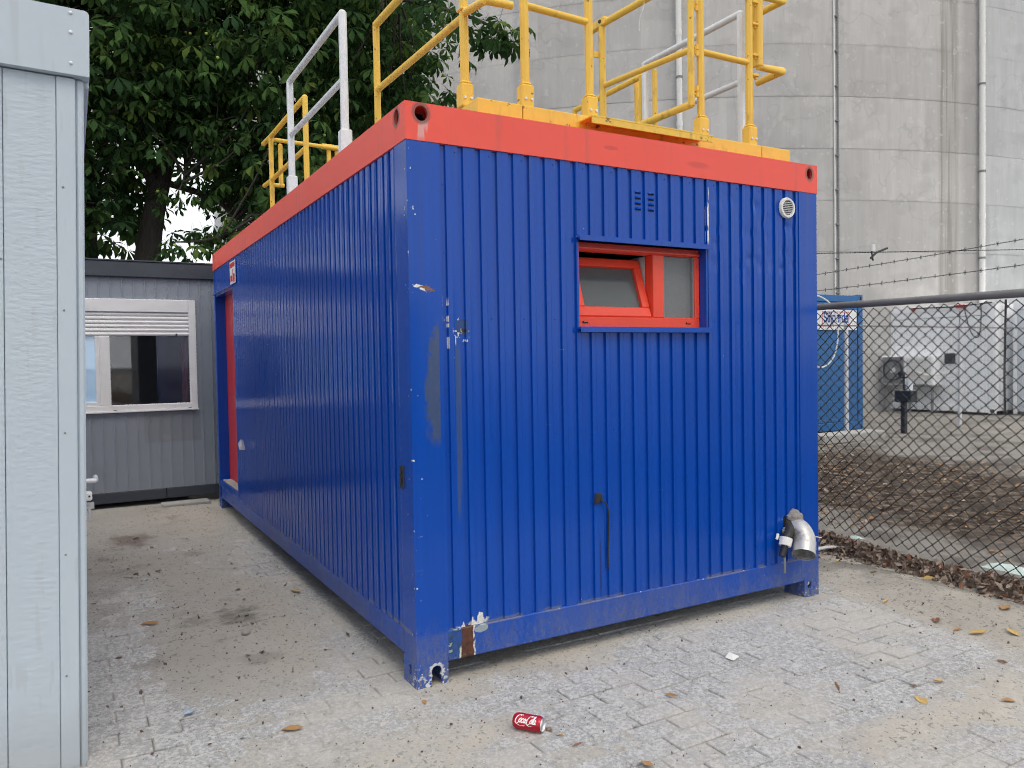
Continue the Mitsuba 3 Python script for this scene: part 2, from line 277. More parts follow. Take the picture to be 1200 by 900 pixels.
def soil_col(p, n, uv):
    df = (p.x-3.545)*.987-(p.y-.892)*.16
    f = fbm(p.x*1.6, p.y*1.6, 1., 4); g = fbm(p.x*22, p.y*22, 2., 4); h = fbm(p.x*6, p.y*14, 6., 3)
    brown = mix((.036, .025, .018), (.20, .165, .135), smoothstep(.42, .75, g)*.6+smoothstep(.55, .7, h)*.4)
    grey = mix((.17, .16, .145), (.27, .255, .235), g*.6+h*.4)
    m = smoothstep(.7, 1.3, df+.8*(f-.5))*(1-smoothstep(3.2, 5.6, df+3.0*(f-.5)))
    c = mix(grey, brown, m)
    c = mix(c, (.06, .05, .043), smoothstep(.5, .68, fbm(p.x*2.7, p.y*2.7, 17., 4))*.55)
    c = mix(c, (.33, .31, .275), smoothstep(6, 9, df)*.5*smoothstep(.4, .6, h))
    return c
mat('yard_soil', soil_col, .95, spec=.15, bump=lambda p, n, uv: fbm(p.x*24, p.y*24, 3., 4), bscale=.03, eps=.006)
mat('bark', lambda p, n, uv: mix((.028, .025, .02), (.075, .068, .056), fbm(p.x*30, p.y*30, p.z*6, 4)), .9, bump=lambda p, n, uv: fbm(p.x*36, p.y*36, p.z*7, 3), bscale=.03, eps=.004)
LEAVES = []
for i, (c, t) in enumerate((((.030, .062, .022), (.030, .075, .012)), ((.045, .085, .026), (.05, .11, .015)), ((.022, .047, .020), (.02, .05, .01)), ((.075, .115, .03), (.10, .16, .02)))):
    nm = f'chestnut_leaf_{"abcd"[i]}'
    scene[nm] = {'type': 'principledthin', 'base_color': rgb(np.array(c)*1.6), 'roughness': .36, 'diff_trans': .6, 'eta': 1.4, 'spec_trans': 0.0}
    LEAVES.append(nm)
mat('conker_green', (.30, .40, .09), .5)
DRY = []
for i, c in enumerate(((.36, .20, .08), (.50, .34, .12), (.22, .10, .055), (.10, .066, .047), (.36, .285, .225), (.20, .14, .105))):
    nm = f'dry_leaf_{"abcdef"[i]}'
    mat(nm, (lambda c: lambda p, n, uv: mix(np.array(c)*.7, np.array(c)*1.2, fbm(p.x*60, p.y*60, p.z*60)))(c) if False else c, .75); DRY.append(nm)
mat('far_blue_paint', lambda p, n, uv: mix((.010, .105, .30), (.014, .12, .34), fbm(p.x, p.y, p.z*.5)), .4)
mat('sign_white', (.72, .73, .74), .4)
mat('sign_blue', (.012, .05, .27), .4)
mat('sign_red', (.55, .03, .035), .4)
mat('reefer_white', lambda p, n, uv: mix((.84, .85, .86), (.89, .895, .90), fbm(p.x, p.y*2, p.z*1.5)), .4)
mat('reefer_grey', lambda p, n, uv: mix((.60, .64, .69), (.66, .69, .73), fbm(p.x, p.y*2, p.z*1.5)), .4)
mat('machine_grey', (.20, .205, .21), .5)
mat('anthracite', (.022, .025, .032), .5)
mat('fence_wire', (.014, .015, .014), .5)
mat('fence_pipe', lambda p, n, uv: mix((.14, .14, .138), (.26, .255, .25), fbm(p.x*12, p.y*12, p.z*30)), .6, metallic=.2)
mat('can_red', (.40, .007, .024), .25, metallic=.25)
mat('can_white', (.78, .78, .78), .3)
mat('aluminium', (.72, .72, .73), .3, metallic=.9)
mat('mint_plastic', (.52, .64, .60), .35)
mat('scrap_blue', (.30, .38, .50), .6)
mat('concrete_grey', lambda p, n, uv: mix((.26, .255, .24), (.36, .35, .33), fbm(p.x*12, p.y*12, p.z*12)), .9)

# ------------------------------------------------------------------ ground
def sheet(x0, x1, y0, y1, sx, sy, h):
    xs = np.linspace(x0, x1, max(2, int((x1-x0)/sx)+1)); ys = np.linspace(y0, y1, max(2, int((y1-y0)/sy)+1))
    X, Y = np.meshgrid(xs, ys, indexing='ij'); Z = h(X, Y); n, m = X.shape
    V = np.stack([X, Y, Z], -1).reshape(-1, 3); a = (np.arange(n-1)[:, None]*m+np.arange(m-1)[None]).ravel()
    F = np.vstack([np.stack([a, a+m, a+m+1], 1), np.stack([a, a+m+1, a+1], 1)]); return T(V, F)
P3 = lambda X, Y, k: np.stack([X*k, Y*k, np.full_like(X, 3.3)], -1)
FA, FB = np.array([3.545, .892]), np.array([3.30, -.62]); FD = (FA-FB)/np.linalg.norm(FA-FB); FN = np.array([FD[1], -FD[0]])
def fence_dist(X, Y): return (X-FA[0])*FN[0]+(Y-FA[1])*FN[1]
put('ground', sheet(-250, 300, -200, 350, 25, 25, lambda X, Y: np.full_like(X, -.12)), 'yard_soil', kind='structure', label='grey earth reaching away under the whole yard')
def soil_h(X, Y):
    d = fence_dist(X, Y)
    return -.02 + .05*(meshkit.fbm(P3(X, Y, 1.1), 4)-.5) + .022*(meshkit.fbm(P3(X, Y, 7), 3)-.5) - .3*np.clip(-d-.35, 0, .4)
put('dirt_yard', sheet(2.9, 24, -6, 9.5, .05, .05, soil_h), 'yard_soil', True, kind='structure', label='bare brown dirt with litter beyond the chain link fence')

# block paving: running bond, long joints along x
PL, PW, GAP = .21, .106, .005
tmpl = box(0, PL-GAP, 0, PW-GAP, -.06, 0, .004)
def visible(x, y):
    d = np.array([x, y, 0])-CAM; w = d@FWD
    if w < .3: return None
    r = np.cross(FWD, UP); px = 600+912.7*(d@r)/w; py = 450-912.7*(d@UP)/w
    if not (-20 < px < 1215 and py < 915): return None
    if px < 104: return None
    if 0.16 < x < 2.28 and y > .6 or (x > 0.14 and y > .75 and x < 3.2): return None
    return w
cells = []
for j in range(int(-2.4/PW), int(5.9/PW)):
    for i in range(int(-2.2/PL)-1, int(3.15/PL)+1):
        x = i*PL+(PL/2 if j % 2 else 0)+.07; y = j*PW+.03
        if fence_dist(x+PL/2, y+PW/2) > -.42 or (x < -1.3 and y > -.2): continue
        cells.append((x, y, visible(x+PL/2, y+PW/2)))
order = sorted([c for c in cells if c[2] is not None], key=lambda c: c[2])
near = set((c[0], c[1]) for c in order[:300])
put('block_paving__bedding', sheet(-2.4, 3.3, -2.6, 6.1, .3, .3, lambda X, Y: np.full_like(X, -.035)), 'sand')
labels['block_paving'] = {'label': 'grey concrete block paving, running bond, half buried in sand', 'kind': 'structure'}
restV, restR, restT = [], [], []
for (x, y, w) in cells:
    R = euler(np.array(random.gauss(0, .006)), np.array(random.gauss(0, .006)), np.array(random.gauss(0, .006)))
    t = np.array([x, y, random.gauss(0, .0012)])
    if (x, y) in near:
        put('block_paving__paver', T(tmpl.vertices@R.T+t, tmpl.faces), 'paver_concrete')
    else: restR.append(R); restT.append(t)
k = put('block_paving__paver_remainder', batch(tmpl.vertices, tmpl.faces, np.array(restR), np.array(restT)), 'paver_concrete'); labels[k] = {'kind': 'stuff', 'label': 'further pavers of the same paving, farther off or hidden'}

def G(X, Y, cx, cy, sx, sy, a=0.0):
    dx, dy = X-cx, Y-cy; u = dx*math.cos(a)+dy*math.sin(a); v = -dx*math.sin(a)+dy*math.cos(a)
    return np.exp(-(u/sx)**2-(v/sy)**2)
def sand_h(X, Y):
    n = meshkit.fbm(P3(X, Y, 1.7), 5, 3)-.5; f = meshkit.fbm(P3(X, Y, 16), 4, 9)-.5
    b = -.16*np.ones_like(X)
    b += .36*np.clip((-.05-X)/.25, 0, 1)*np.clip((Y-.0)/.5, 0, 1)                     # the passage is mostly dirt
    b -= .42*G(X, Y, -1.05, 1.0, .16, .8) + .34*G(X, Y, -1.05, .25, .25, .3) + .3*G(X, Y, -.3, 2.6, .22, .5, .4) + .25*G(X, Y, -.9, 2.2, .15, .5)
    b += .34*G(X, Y, .9, .02, 1.1, .07) + .26*G(X, Y, .75, -.12, .3, .1) + .2*G(X, Y, 2.4, -.05, .5, .12)
    b += .28*G(X, Y, .38, -.78, .16, .09) + .3*G(X, Y, .12, -.1, .14, .1) + .26*G(X, Y, .05, -.5, .25, .06, .4) + .2*G(X, Y, 1.15, -.85, .35, .07)
    b += .2*G(X, Y, -.25, -.45, .4, .1, .2) + .3*G(X, Y, 1.3, -1.25, .35, .12) + .3*G(X, Y, 1.75, -1.3, .3, .2) + .3*G(X, Y, 2.05, -1.2, .22, .2) + .5*G(X, Y, 2.85, -.4, .32, .75, -.14) - .3*G(X, Y, 2.2, -.55, .25, .5, -.5)
    b += .25*G(X, Y, -.55, -.3, .5, .35) - .25*G(X, Y, -.15, .25, .2, .3)
    b += .6*np.clip((fence_dist(X, Y)+.75)/.3, 0, 1) + .5*np.clip((Y-3.4)/1.2, 0, 1)
    h = np.clip(.032*(b+.62*n+.20*f), -.011, .02)
    h += .0022*np.clip(f*3, -.6, 1)
    h += .058*G(X, Y, 2.84, -.40, .20, .6, -.16)*(.6+.8*meshkit.fbm(P3(X, Y, 6), 3))+.02*G(X, Y, 2.95, -.95, .2, .3)
    return h
put('sand_layer', sheet(-1.6, 3.5, -1.9, 5.7, .0135, .0135, sand_h), 'sand', True, kind='stuff', label='pale windblown sand lying over the paving in patches')

# ------------------------------------------------------------------ silo
thing('concrete_silo', 'huge round grey concrete silo with level casting joints rising behind the blue container', 'silo')
NS = 240; an = np.arange(NS)/NS*2*np.pi
for i in range(26):
    z0 = .144+(i-1)*1.233; r = SCR+rng.normal(0, .0035)
    g = .014
    prof = [(r-.03, z0), (r-.004, z0+g*.15), (r+.001, z0+g), (r+.004, z0+.62), (r-.001, z0+1.233-g), (r-.004, z0+1.233-g*.15), (r-.03, z0+1.233)]
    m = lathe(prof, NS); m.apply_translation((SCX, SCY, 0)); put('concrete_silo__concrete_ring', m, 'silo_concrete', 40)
m = lathe([(SCR-.02, 30.9), (0.05, 32.0)], NS); m.apply_translation((SCX, SCY, 0)); put('concrete_silo__roof', m, 'silo_concrete')
def on_silo(a, off): a = math.radians(a); return SCX+(SCR+off)*math.cos(a), SCY+(SCR+off)*math.sin(a)
for (a, lab) in ((-125.23, 'white round drainpipe running up the silo behind the yellow roof railing'), (-101.59, 'white round drainpipe running up the silo at the right edge of the view')):
    k = key('drain_pipe') if 'drain_pipe' not in labels else 'drain_pipe_001'
    thing(k, lab, 'pipe', 'drainpipes on the silo')
    x, y = on_silo(a, .10); put(k+'__pipe', tube([(x, y, -.1), (x, y, 29)], .068, 14), 'white_plastic', 40)
    for i in range(13):
        z = 1.55+i*2.15; x2, y2 = on_silo(a, -.02)
        put(k+'__clamp', cat(tube([(x, y, z), (x, y, z+.05)], .082, 14), tube([(x2, y2, z+.025), (x, y, z+.025)], .02, 6)), 'machine_grey', 40)
        put(k+'__sleeve', tube([(x, y, z+1.0), (x, y, z+1.13)], .077, 14), 'white_plastic', 40)
thing('conduit', 'thin grey cable conduit fixed with clips up the middle of the silo wall', 'conduit')
x, y = on_silo(-113.67, .03); put('conduit__pipe', tube([(x, y, 0), (x, y, 28)], .020, 8), 'machine_grey', 40)
x, y = on_silo(-113.95, .03); put('conduit__pipe', tube([(x, y, 0), (x, y, 28)], .018, 8), 'white_plastic', 40)
for i in range(20):
    x, y = on_silo(-113.8, .03); z = 1.2+i*.82
    put('conduit__clip', box(x-.055, x+.055, y-.04, y+.04, z, z+.03), 'machine_grey')

# ------------------------------------------------------------------ corrugated sheets
def corr(a0, a1, z0, z1, place, pitch=.0808, phase=0.0, depth=.0115, groove=.022, flank=.0035, wob=.0012, seed=0, dz=.045, dents=None):
    """a ribbed sheet: flat ribs with a narrow groove each pitch. place(a, d, z) -> xyz; d runs inwards from the rib face"""
    prof = []
    i0 = int(math.floor((a0-phase)/pitch))-1
    for i in range(i0, int((a1-phase)/pitch)+2):
        s = phase+i*pitch
        for (u, d) in ((s-groove-flank, 0), (s-groove, depth), (s-flank*.6, depth), (s, 0), (s+.020, 0), (s+.0225, .0012), (s+.025, 0.)): prof.append((u, d))
    prof = np.array(sorted(prof)); u, d = prof[:, 0], prof[:, 1]
    e = np.interp([a0, a1], u, d); k = (u > a0+1e-5) & (u < a1-1e-5)
    u = np.concatenate([[a0], u[k], [a1]]); d = np.concatenate([[e[0]], d[k], [e[1]]])
    zs = np.linspace(z0, z1, max(2, int((z1-z0)/dz)+1))
    U, Zg = np.meshgrid(u, zs, indexing='ij'); D = np.repeat(d[:, None], len(zs), 1)
    D = D+wob*2*(meshkit.fbm(np.stack([U*5, Zg*1.6, np.full_like(U, seed+.5)], -1), 3, seed)-.5)
    rib = np.floor((U-phase)/pitch); D = D+wob*.8*(meshkit.noise(np.stack([rib*3.1, Zg*.0, rib*0+seed], -1))-.5)
    if dents is not None: D = D+dents(U, Zg)
    V = place(U, D, Zg).reshape(-1, 3); n, m = U.shape
    a = (np.arange(n-1)[:, None]*m+np.arange(m-1)[None]).ravel()
    return T(V, np.vstack([np.stack([a, a+m, a+m+1], 1), np.stack([a, a+m+1, a+1], 1)]))
front = lambda y0: (lambda a, d, z: np.stack([a, y0+d, z], -1))
side = lambda x0: (lambda a, d, z: np.stack([x0+d, a, z], -1))

# ------------------------------------------------------------------ the blue container
W, L, H = 2.438, 4.867, 2.40
C = 'blue_container'
thing(C, 'large blue corrugated site container with red roof band and small red window', 'container')
PH = .176
ZB, ZT = .222, 2.252
dent_c = [(rng.uniform(1.66, 2.28), rng.uniform(1.75, 2.2)) for _ in range(46)]
def dents(U, Z):
    D = np.zeros_like(U)
    for (x, z) in dent_c: D += .0042*np.exp(-((U-x)/.018)**2-((Z-z)/.022)**2)
    return D
put(C+'__wall_panel', corr(.146, .832, ZB, ZT, front(.005), phase=PH, seed=1), 'blue_paint', 30)
put(C+'__wall_panel', corr(.832, 1.626, 1.905, ZT, front(.005), phase=PH, seed=2), 'blue_paint', 30)
put(C+'__wall_panel', corr(.832, 1.626, ZB, 1.484, front(.005), phase=PH, seed=3), 'blue_paint', 30)
put(C+'__wall_panel', corr(1.626, 2.168, ZB, ZT, front(.005), phase=PH, seed=4, dz=.016, dents=dents), 'blue_paint', 30)
put(C+'__wall_panel', corr(2.168, 2.296, .472, ZT, front(.005), phase=PH, seed=5, dz=.016, dents=dents), 'blue_paint', 30)
put(C+'__wall_panel', corr(2.168, 2.296, ZB, .365, front(.005), phase=PH, seed=6), 'blue_paint', 30)
for yy in (0,):
    put(C+'__wall_panel', corr(.128, 3.908, ZB-.006, ZT, side(.004), phase=.13, seed=7, wob=.0016), 'blue_paint', 30)
    put(C+'__wall_panel', corr(3.908, 4.80, 2.01, ZT, side(.004), phase=.13, seed=8), 'blue_paint', 30)
put(C+'__wall_panel', corr(.13, 4.75, ZB, ZT, lambda a, d, z: np.stack([W-.004-d, a, z], -1), phase=.13, seed=9), 'blue_paint', 30)
put(C+'__wall_panel', corr(.13, 2.3, ZB, ZT, lambda a, d, z: np.stack([a, L-.004-d, z], -1), phase=.13, seed=10), 'blue_paint', 30)
for x in (.832, 1.628):
    put(C+'__joint_strip', cat(box(x-.007, x+.007, .0, .012, 1.915, ZT-.004, .002)), 'blue_paint')
# corner posts with their feet: hollow castings with lashing holes
def casting(x0, x1, y0, y1, z0, z1, cuts):
    m = man(x0, x1, y0, y1, z0, z1) - man(x0+.012, x1-.012, y0+.012, y1-.012, z0+.012 if z0 > 1 else z0-.1, z1-.012)
    for c in cuts: m = m-c
    return m
ff = mcyl((.089, 0, .062), 'y', .024, .06)+man(.065, .113, -.03, .03, -.05, .045)
sf = mcyl((0, .071, .064), 'x', .015, .06, sx=1.6)
fl = casting(0, .142, 0, .142, .0, .112, [ff, sf])
post = man(0, .146, 0, .0199, .112, 2.246)+man(0, .0199, 0, .128, .112, 2.246)
put(C+'__corner_post', mtri(fl+post), 'blue_paint')
ff = mcyl((2.362, 0, .066), 'y', .022, .06, sx=.7)
fl = casting(2.322, W, 0, .142, .0, .112, [ff, mcyl((W, .071, .064), 'x', .018, .06, sx=1.6)])
put(C+'__corner_post', mtri(fl+man(2.296, W, 0, .0199, .112, 2.246)+man(W-.0199, W, 0, .128, .112, 2.246)), 'blue_paint')
fl = casting(0, .142, L-.14, L, .0, .112, [mcyl((0, L-.071, .064), 'x', .018, .06, sx=1.6)])
put(C+'__corner_post', mtri(fl+man(0, .05, L-.067, L, .112, 2.246)), 'blue_paint')
fl = casting(W-.142, W, L-.14, L, .0, .112, [])
put(C+'__corner_post', mtri(fl+man(W-.05, W, L-.12, L, .112, 2.246)), 'blue_paint')
for (x0, x1, y0, y1) in ((.02, .09, .03, .10),): pass
# bottom rails
put(C+'__bottom_rail', box(.1425, 2.3215, 0.001, .07, .092, .2215, .005), 'blue_paint')
put(C+'__bottom_rail', box(0.001, .07, .1425, L-.1405, .112, .2155, .005), 'blue_paint')
put(C+'__bottom_rail', box(W-.07, W-.001, .1425, L-.1405, .112, .2155, .005), 'blue_paint')
put(C+'__bottom_rail', box(.1425, W-.1425, L-.07, L-.001, .112, .2155, .005), 'blue_paint')
put(C+'__floor', box(.071, W-.071, .071, L-.071, .15, .2), 'dark_hole')
# red top frame with pockets at the corners
top = man(-.003, W+.003, -.003, L+.003, 2.2465, H) - man(.12, W-.12, .12, L-.12, 2.1, 2.5)
for cx in (.0, W):
    for cy in (.0, L):
        x0, x1 = (.012, .13) if cx == 0 else (W-.13, W-.012); y0, y1 = (.012, .15) if cy == 0 else (L-.15, L-.012)
        top = top - man(x0, x1, y0, y1, 2.29, 2.39)
holes = [mcyl((.068, 0, 2.357), 'y', .031, .08, sx=.92), mcyl((2.379, 0, 2.35), 'y', .030, .08, sx=.72), mcyl((0, .091, 2.357), 'x', .026, .08, sx=1.25), mcyl((0, L-.091, 2.357), 'x', .026, .08, sx=1.25), mcyl((W, .091, 2.357), 'x', .026, .08, sx=1.25)]
for hcut in holes: top = top-hcut
put(C+'__roof_band', mtri(top), 'red_paint')
put(C+'__roof_sheet', box(.121, W-.121, .121, L-.121, 2.33, 2.385), 'machine_grey')
# pieces of metal seen inside the near pocket
put(C+'__casting_core', cat(box(.03, .12, .10, .14, 2.295, 2.386)), 'dark_hole')
# window: frame, tilted sash, fixed pane
WN = C+'__window'
Y0 = .052
put(WN+'__frame', cat(box(.835, 1.612, Y0, .115, 1.4985, 1.548, .003), box(.835, 1.612, Y0, .115, 1.858, 1.895, .003), box(.835, .872, Y0+.0005, .115, 1.5485, 1.8575, .002), box(1.583, 1.612, Y0+.0005, .115, 1.5485, 1.8575, .002), box(1.311, 1.380, Y0+.0005, .115, 1.5485, 1.8575, .003)), 'red_window_paint')
put(WN+'__frame', cat(box(.84, 1.608, Y0-.012, Y0-.001, 1.862, 1.872, .002)), 'red_window_paint')
put(WN+'__pane', box(1.3805, 1.5825, .075, .081, 1.549, 1.857), 'frosted_pane')
for x in (1.3805, 1.574): put(WN+'__glazing_bead', box(x, x+.0085, Y0+.008, .075, 1.5495, 1.8565), 'machine_grey')
sash = cat(box(.874, 1.306, 0, .05, 0, .050, .004), box(.874, 1.306, 0, .05, .262, .306, .004), box(.874, .916, .0005, .05, .0505, .2615, .003), box(1.262, 1.306, .0005, .05, .0505, .2615, .003))
pane = box(.9165, 1.2615, .02, .026, .051, .261)
rot = trimesh.transformations.rotation_matrix(-math.radians(18.5), (1, 0, 0))
for m in (sash, pane): m.apply_transform(rot); m.apply_translation((0, Y0+.006, 1.552))
put(WN+'__sash', sash, 'red_window_paint', label='red sash tilted inwards at the top')
put(WN+'__sash_pane', pane, 'sash_pane')
for x in (.885, 1.52):
    put(WN+'__weep_slot', cat(box(x, x+.03, Y0-.003, Y0+.002, 1.518, 1.5225), box(x, x+.006, Y0-.003, Y0+.002, 1.5225, 1.527)), 'dark_hole')
put(WN+'__flashing', cat(box(.822, 1.634, -.026, .05, 1.9005, 1.9065, .001), box(.822, 1.634, -.028, -.0265, 1.889, 1.913, .0005)), 'blue_paint')
put(WN+'__sill', cat(box(.822, 1.634, -.024, .0515, 1.4865, 1.4925, .001), box(.822, 1.634, -.026, -.0245, 1.472, 1.4975, .0005)), 'blue_paint')
put(WN+'__reveal', cat(box(.824, .834, .003, .13, 1.4935, 1.9), box(1.6135, 1.624, .003, .13, 1.4935, 1.9)), 'blue_paint')
def room(x0, x1, y0, y1, z0, z1, hole=None):
    """inner lining as five boards and a front board with a hole"""
    t = .01
    ms = [box(x0, x1, y1, y1+t, z0, z1), box(x0-t, x0, y0, y1, z0, z1), box(x1, x1+t, y0, y1, z0, z1), box(x0, x1, y0, y1, z0-t, z0), box(x0, x1, y0, y1, z1, z1+t)]
    if hole:
        a, b, c, d = hole
        ms += [box(x0, a, y0-t, y0, z0, z1), box(b, x1, y0-t, y0, z0, z1), box(a, b, y0-t, y0, z0, c), box(a, b, y0-t, y0, d, z1)]
    return cat(ms)
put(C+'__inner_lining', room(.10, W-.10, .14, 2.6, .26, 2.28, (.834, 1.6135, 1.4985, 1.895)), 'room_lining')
put(WN+'__inner_reveal', cat(box(1.3115, 1.3125, .116, .30, 1.55, 1.857), box(.84, 1.61, .116, .30, 1.499, 1.5)), 'pale_lining')
# door recess at the far end of the long side
put(C+'__door', box(.090, .12, 3.878, 4.79, .275, 1.995), 'door_red_shaded', label='red door deep in its recess')
put(C+'__door__threshold', cat(box(.035, .088, 3.915, 3.99, .2885, .345, .008), box(.012, .088, 3.9, 4.7, .276, .288, .002)), 'concrete_grey')
put(C+'__door_reveal', cat(box(.003, .30, 4.791, 4.80, .2165, 2.0), box(.012, .30, 3.898, 3.907, .2165, 2.0), box(.004, .3, 3.878, 4.79, 1.996, 2.008), box(.002, .3, 3.878, 4.79, .2165, .274)), 'blue_paint')
put(C+'__rain_flashing', box(-.03, .002, 3.86, 4.80, 2.0085, 2.016, .001), 'blue_paint')
put(C+'__slim_post', box(.002, .03, 4.8, 4.8, .2165, 2.24) if False else box(.0025, .03, 4.8005, 4.8, .2165, 2.24) if False else box(.0025, .03, 4.8005, 4.832, .2165, 2.24), 'blue_paint')
# round vent
V_ = (2.197, 2.148)
vm = lathe([(.0, .010), (.040, .010), (.042, .016), (.052, .016), (.056, .010), (.056, 0)], 36); vm.apply_transform(trimesh.transformations.rotation_matrix(math.pi/2, (1, 0, 0))); vm.apply_translation((V_[0], .002, V_[1]))
put(C+'__round_vent', vm, 'white_plastic', 35, label='round white vent grille')
for i in range(8):
    z = V_[1]-.034+i*.0097; hw = math.sqrt(max(.0002, .0385**2-(z-V_[1])**2))
    put(C+'__round_vent__slot', box(V_[0]-hw, V_[0]+hw, -.0105, -.0085, z-.0022, z+.0022), 'anthracite')
for x in (1.182, 1.262):
    for i in range(4):
        z = 2.06+i*.026
        put(C+'__louvre', trimesh.convex.convex_hull([(x-.018, .0045, z), (x+.018, .0045, z), (x-.018, .0045, z+.011), (x+.018, .0045, z+.011), (x-.015, -.004, z+.002), (x+.015, -.004, z+.002)]), 'blue_paint')
        put(C+'__louvre', box(x-.016, x+.016, .001, .004, z-.004, z-.0005), 'dark_hole')
# rivets on the panels
for z in (.93, 1.56, 1.02):
    pass
riv = trimesh.creation.icosphere(1, .0035)
rl = []
for i in range(26):
    x = PH+.042+i*.0808
    if i % 2 == 0 and x < 2.28:
        for z in (1.02, 1.53, .25, 2.22):
            if .8 < x < 1.64 and z == 1.53: continue
            rl.append((x, .004, z))
for z in np.arange(.4, 2.2, .28): rl += [(.158, .0, z)]
k = put(C+'__rivets', batch(riv.vertices, riv.faces, np.repeat(np.eye(3)[None], len(rl), 0), np.array(rl)), 'blue_paint'); labels[k] = {'kind': 'stuff'}
# black socket with a stub of cable on the front, latch bracket on the side, lock plate
put(C+'__cable_stub', cat(trimesh.convex.convex_hull([(.905, -.008, .678), (.945, -.008, .684), (.938, -.008, .716), (.912, -.008, .72), (.90, .004, .672), (.95, .004, .68), (.942, .004, .724), (.906, .004, .726)]), tube(spline([(.93, -.01, .69), (.955, -.014, .675), (.972, -.012, .63), (.978, -.004, .56), (.979, .004, .46), (.976, .005, .36)]), .0036, 8)), 'black_rubber', 40, label='black cable stub hanging from the wall')
put(C+'__lock_plate', cat(box(-.006, .003, .092, .132, .82, .915, .002), box(-.011, -.0065, .106, .120, .84, .868, .001), box(-.011, -.0065, .106, .118, .88, .896, .001)), 'anthracite')
# pipe outlet near the right foot
put(C+'__pipe_opening', cat(box(2.168, 2.296, .045, .055, .365, .472), box(2.160, 2.169, .004, .05, .365, .472), box(2.295, 2.305, .022, .05, .365, .472)), 'dark_hole')
put(C+'__pipe_opening', box(2.176, 2.30, -.004, .004, .470, .474), 'blue_paint')
foam = trimesh.creation.icosphere(4, 1.0); v = foam.vertices
foam.vertices = (v*(1+.55*(meshkit.fbm(v*2.2+5, 4)-.5)[:, None]))*np.array([.052, .045, .062])+np.array([2.242, .0, .440])
put(C+'__foam_plug', foam, 'dirty_foam', True, label='grey foam stuffed round the pipe')
foam2 = trimesh.creation.icosphere(3, 1.0); v = foam2.vertices
foam2.vertices = (v*(1+.6*(meshkit.fbm(v*2.5+9, 4)-.5)[:, None]))*np.array([.05, .035, .03])+np.array([2.185, -.02, .395])
put(C+'__foam_plug', foam2, 'dirty_foam', True)
el = spline([(2.236, .02, .402), (2.234, -.04, .396), (2.216, -.088, .352), (2.172, -.122, .292)], 7)
k_ = tube(el, .060, 26, False); inn = tube(el, .055, 26, False); inn.invert()
ring = lathe([(.055, 0), (.0612, 0), (.0612, .012), (.0598, .012)], 26)
d = el[-1]-el[-2]; d /= np.linalg.norm(d); ring.apply_transform(trimesh.geometry.align_vectors((0, 0, 1), d)); ring.apply_translation(el[-1]-d*.006)
put(C+'__exhaust_elbow', cat(k_, inn, ring), 'stainless_steel', 50, label='bent steel pipe end pointing down')
hose = spline([(2.20, .01, .435), (2.165, -.035, .405), (2.125, -.055, .380), (2.112, -.058, .368)])
put(C+'__hose', cat(tube(hose, .026, 16), tube([(2.096, -.062, .336), (2.085, -.064, .31), (2.07, -.066, .282)], .018, 12)), 'black_rubber', 40)
put(C+'__hose__collar', tube([(2.113, -.057, .372), (2.094, -.063, .334)], [.034, .032], 18), 'white_plastic', 35)
put(C+'__hose__tie', tube(spline([(2.085, -.07, .30), (2.082, -.072, .23), (2.088, -.066, .19)]), .006, 8), 'machine_grey', 40)
put(C+'__wire_end', tube(spline([(2.29, -.05, .36), (2.36, -.03, .345), (2.44, -.02, .325)]), .0028, 6), 'white_plastic', 40)
put(C+'__wire_end', tube(spline([(2.10, -.01, .385), (2.088, -.02, .375), (2.08, -.02, .362)]), .008, 8), 'white_plastic', 40)
# safety sign and torn paper on the long side
S_ = 'safety_sign'
put(S_, box(-.008, -.004, 3.71, 3.945, 2.03, 2.215), 'sign_white', label='small white and red safety sign above the recessed door of the blue container', category='sign')
put(S_+'__pictogram', cat(box(-.0085, -.0081, 3.72, 3.935, 2.165, 2.205), box(-.0085, -.0081, 3.73, 3.80, 2.04, 2.11), box(-.0085, -.0081, 3.85, 3.93, 2.05, 2.10), box(-.0085, -.0081, 3.81, 3.835, 2.045, 2.15)), 'sign_red')
v = np.array([(-.004, 3.50, .675), (-.060, 3.44, .685), (-.066, 3.46, .735), (-.034, 3.50, .765), (-.006, 3.56, .745), (-.030, 3.48, .715)])
put('torn_paper', T(v, [[0, 1, 5], [1, 2, 5], [2, 3, 5], [3, 4, 5], [4, 0, 5]]), 'white_plastic', label='torn white paper stuck low on the long blue wall', category='paper')

# ------------------------------------------------------------------ railings on the container roof
A = 'access_platform'
thing(A, 'yellow steel platform with guard railing and swing gate on the front of the container roof', 'platform')
ZP = 2.5075
put(A+'__beam', cat(box(.39, .619, .12, .20, 2.401, ZP, .003), box(.624, 2.145, .1205, .20, 2.401, ZP, .003), box(2.149, 2.37, .12, .20, 2.401, ZP, .003)), 'yellow_paint')
put(A+'__side_beam', box(.39, .45, .2005, 1.5, 2.401, ZP, .003), 'yellow_paint')
put(A+'__side_beam', box(2.31, 2.37, .2005, 1.5, 2.401, ZP, .003), 'yellow_paint')
put(A+'__deck', box(.4505, 2.3095, .2005, 1.5, 2.46, 2.48), 'machine_grey')
put(A+'__step_nosing', cat(box(.93, 1.683, .015, .1195, 2.470, 2.478, .001), box(.93, 1.683, .015, .021, 2.440, 2.4695, .001)), 'yellow_paint')
posts = [(.412, .285), (.668, .175), (1.031, .175), (1.752, .175), (2.111, .175), (.41, 1.43), (2.335, 1.43)]
ZR = 3.33
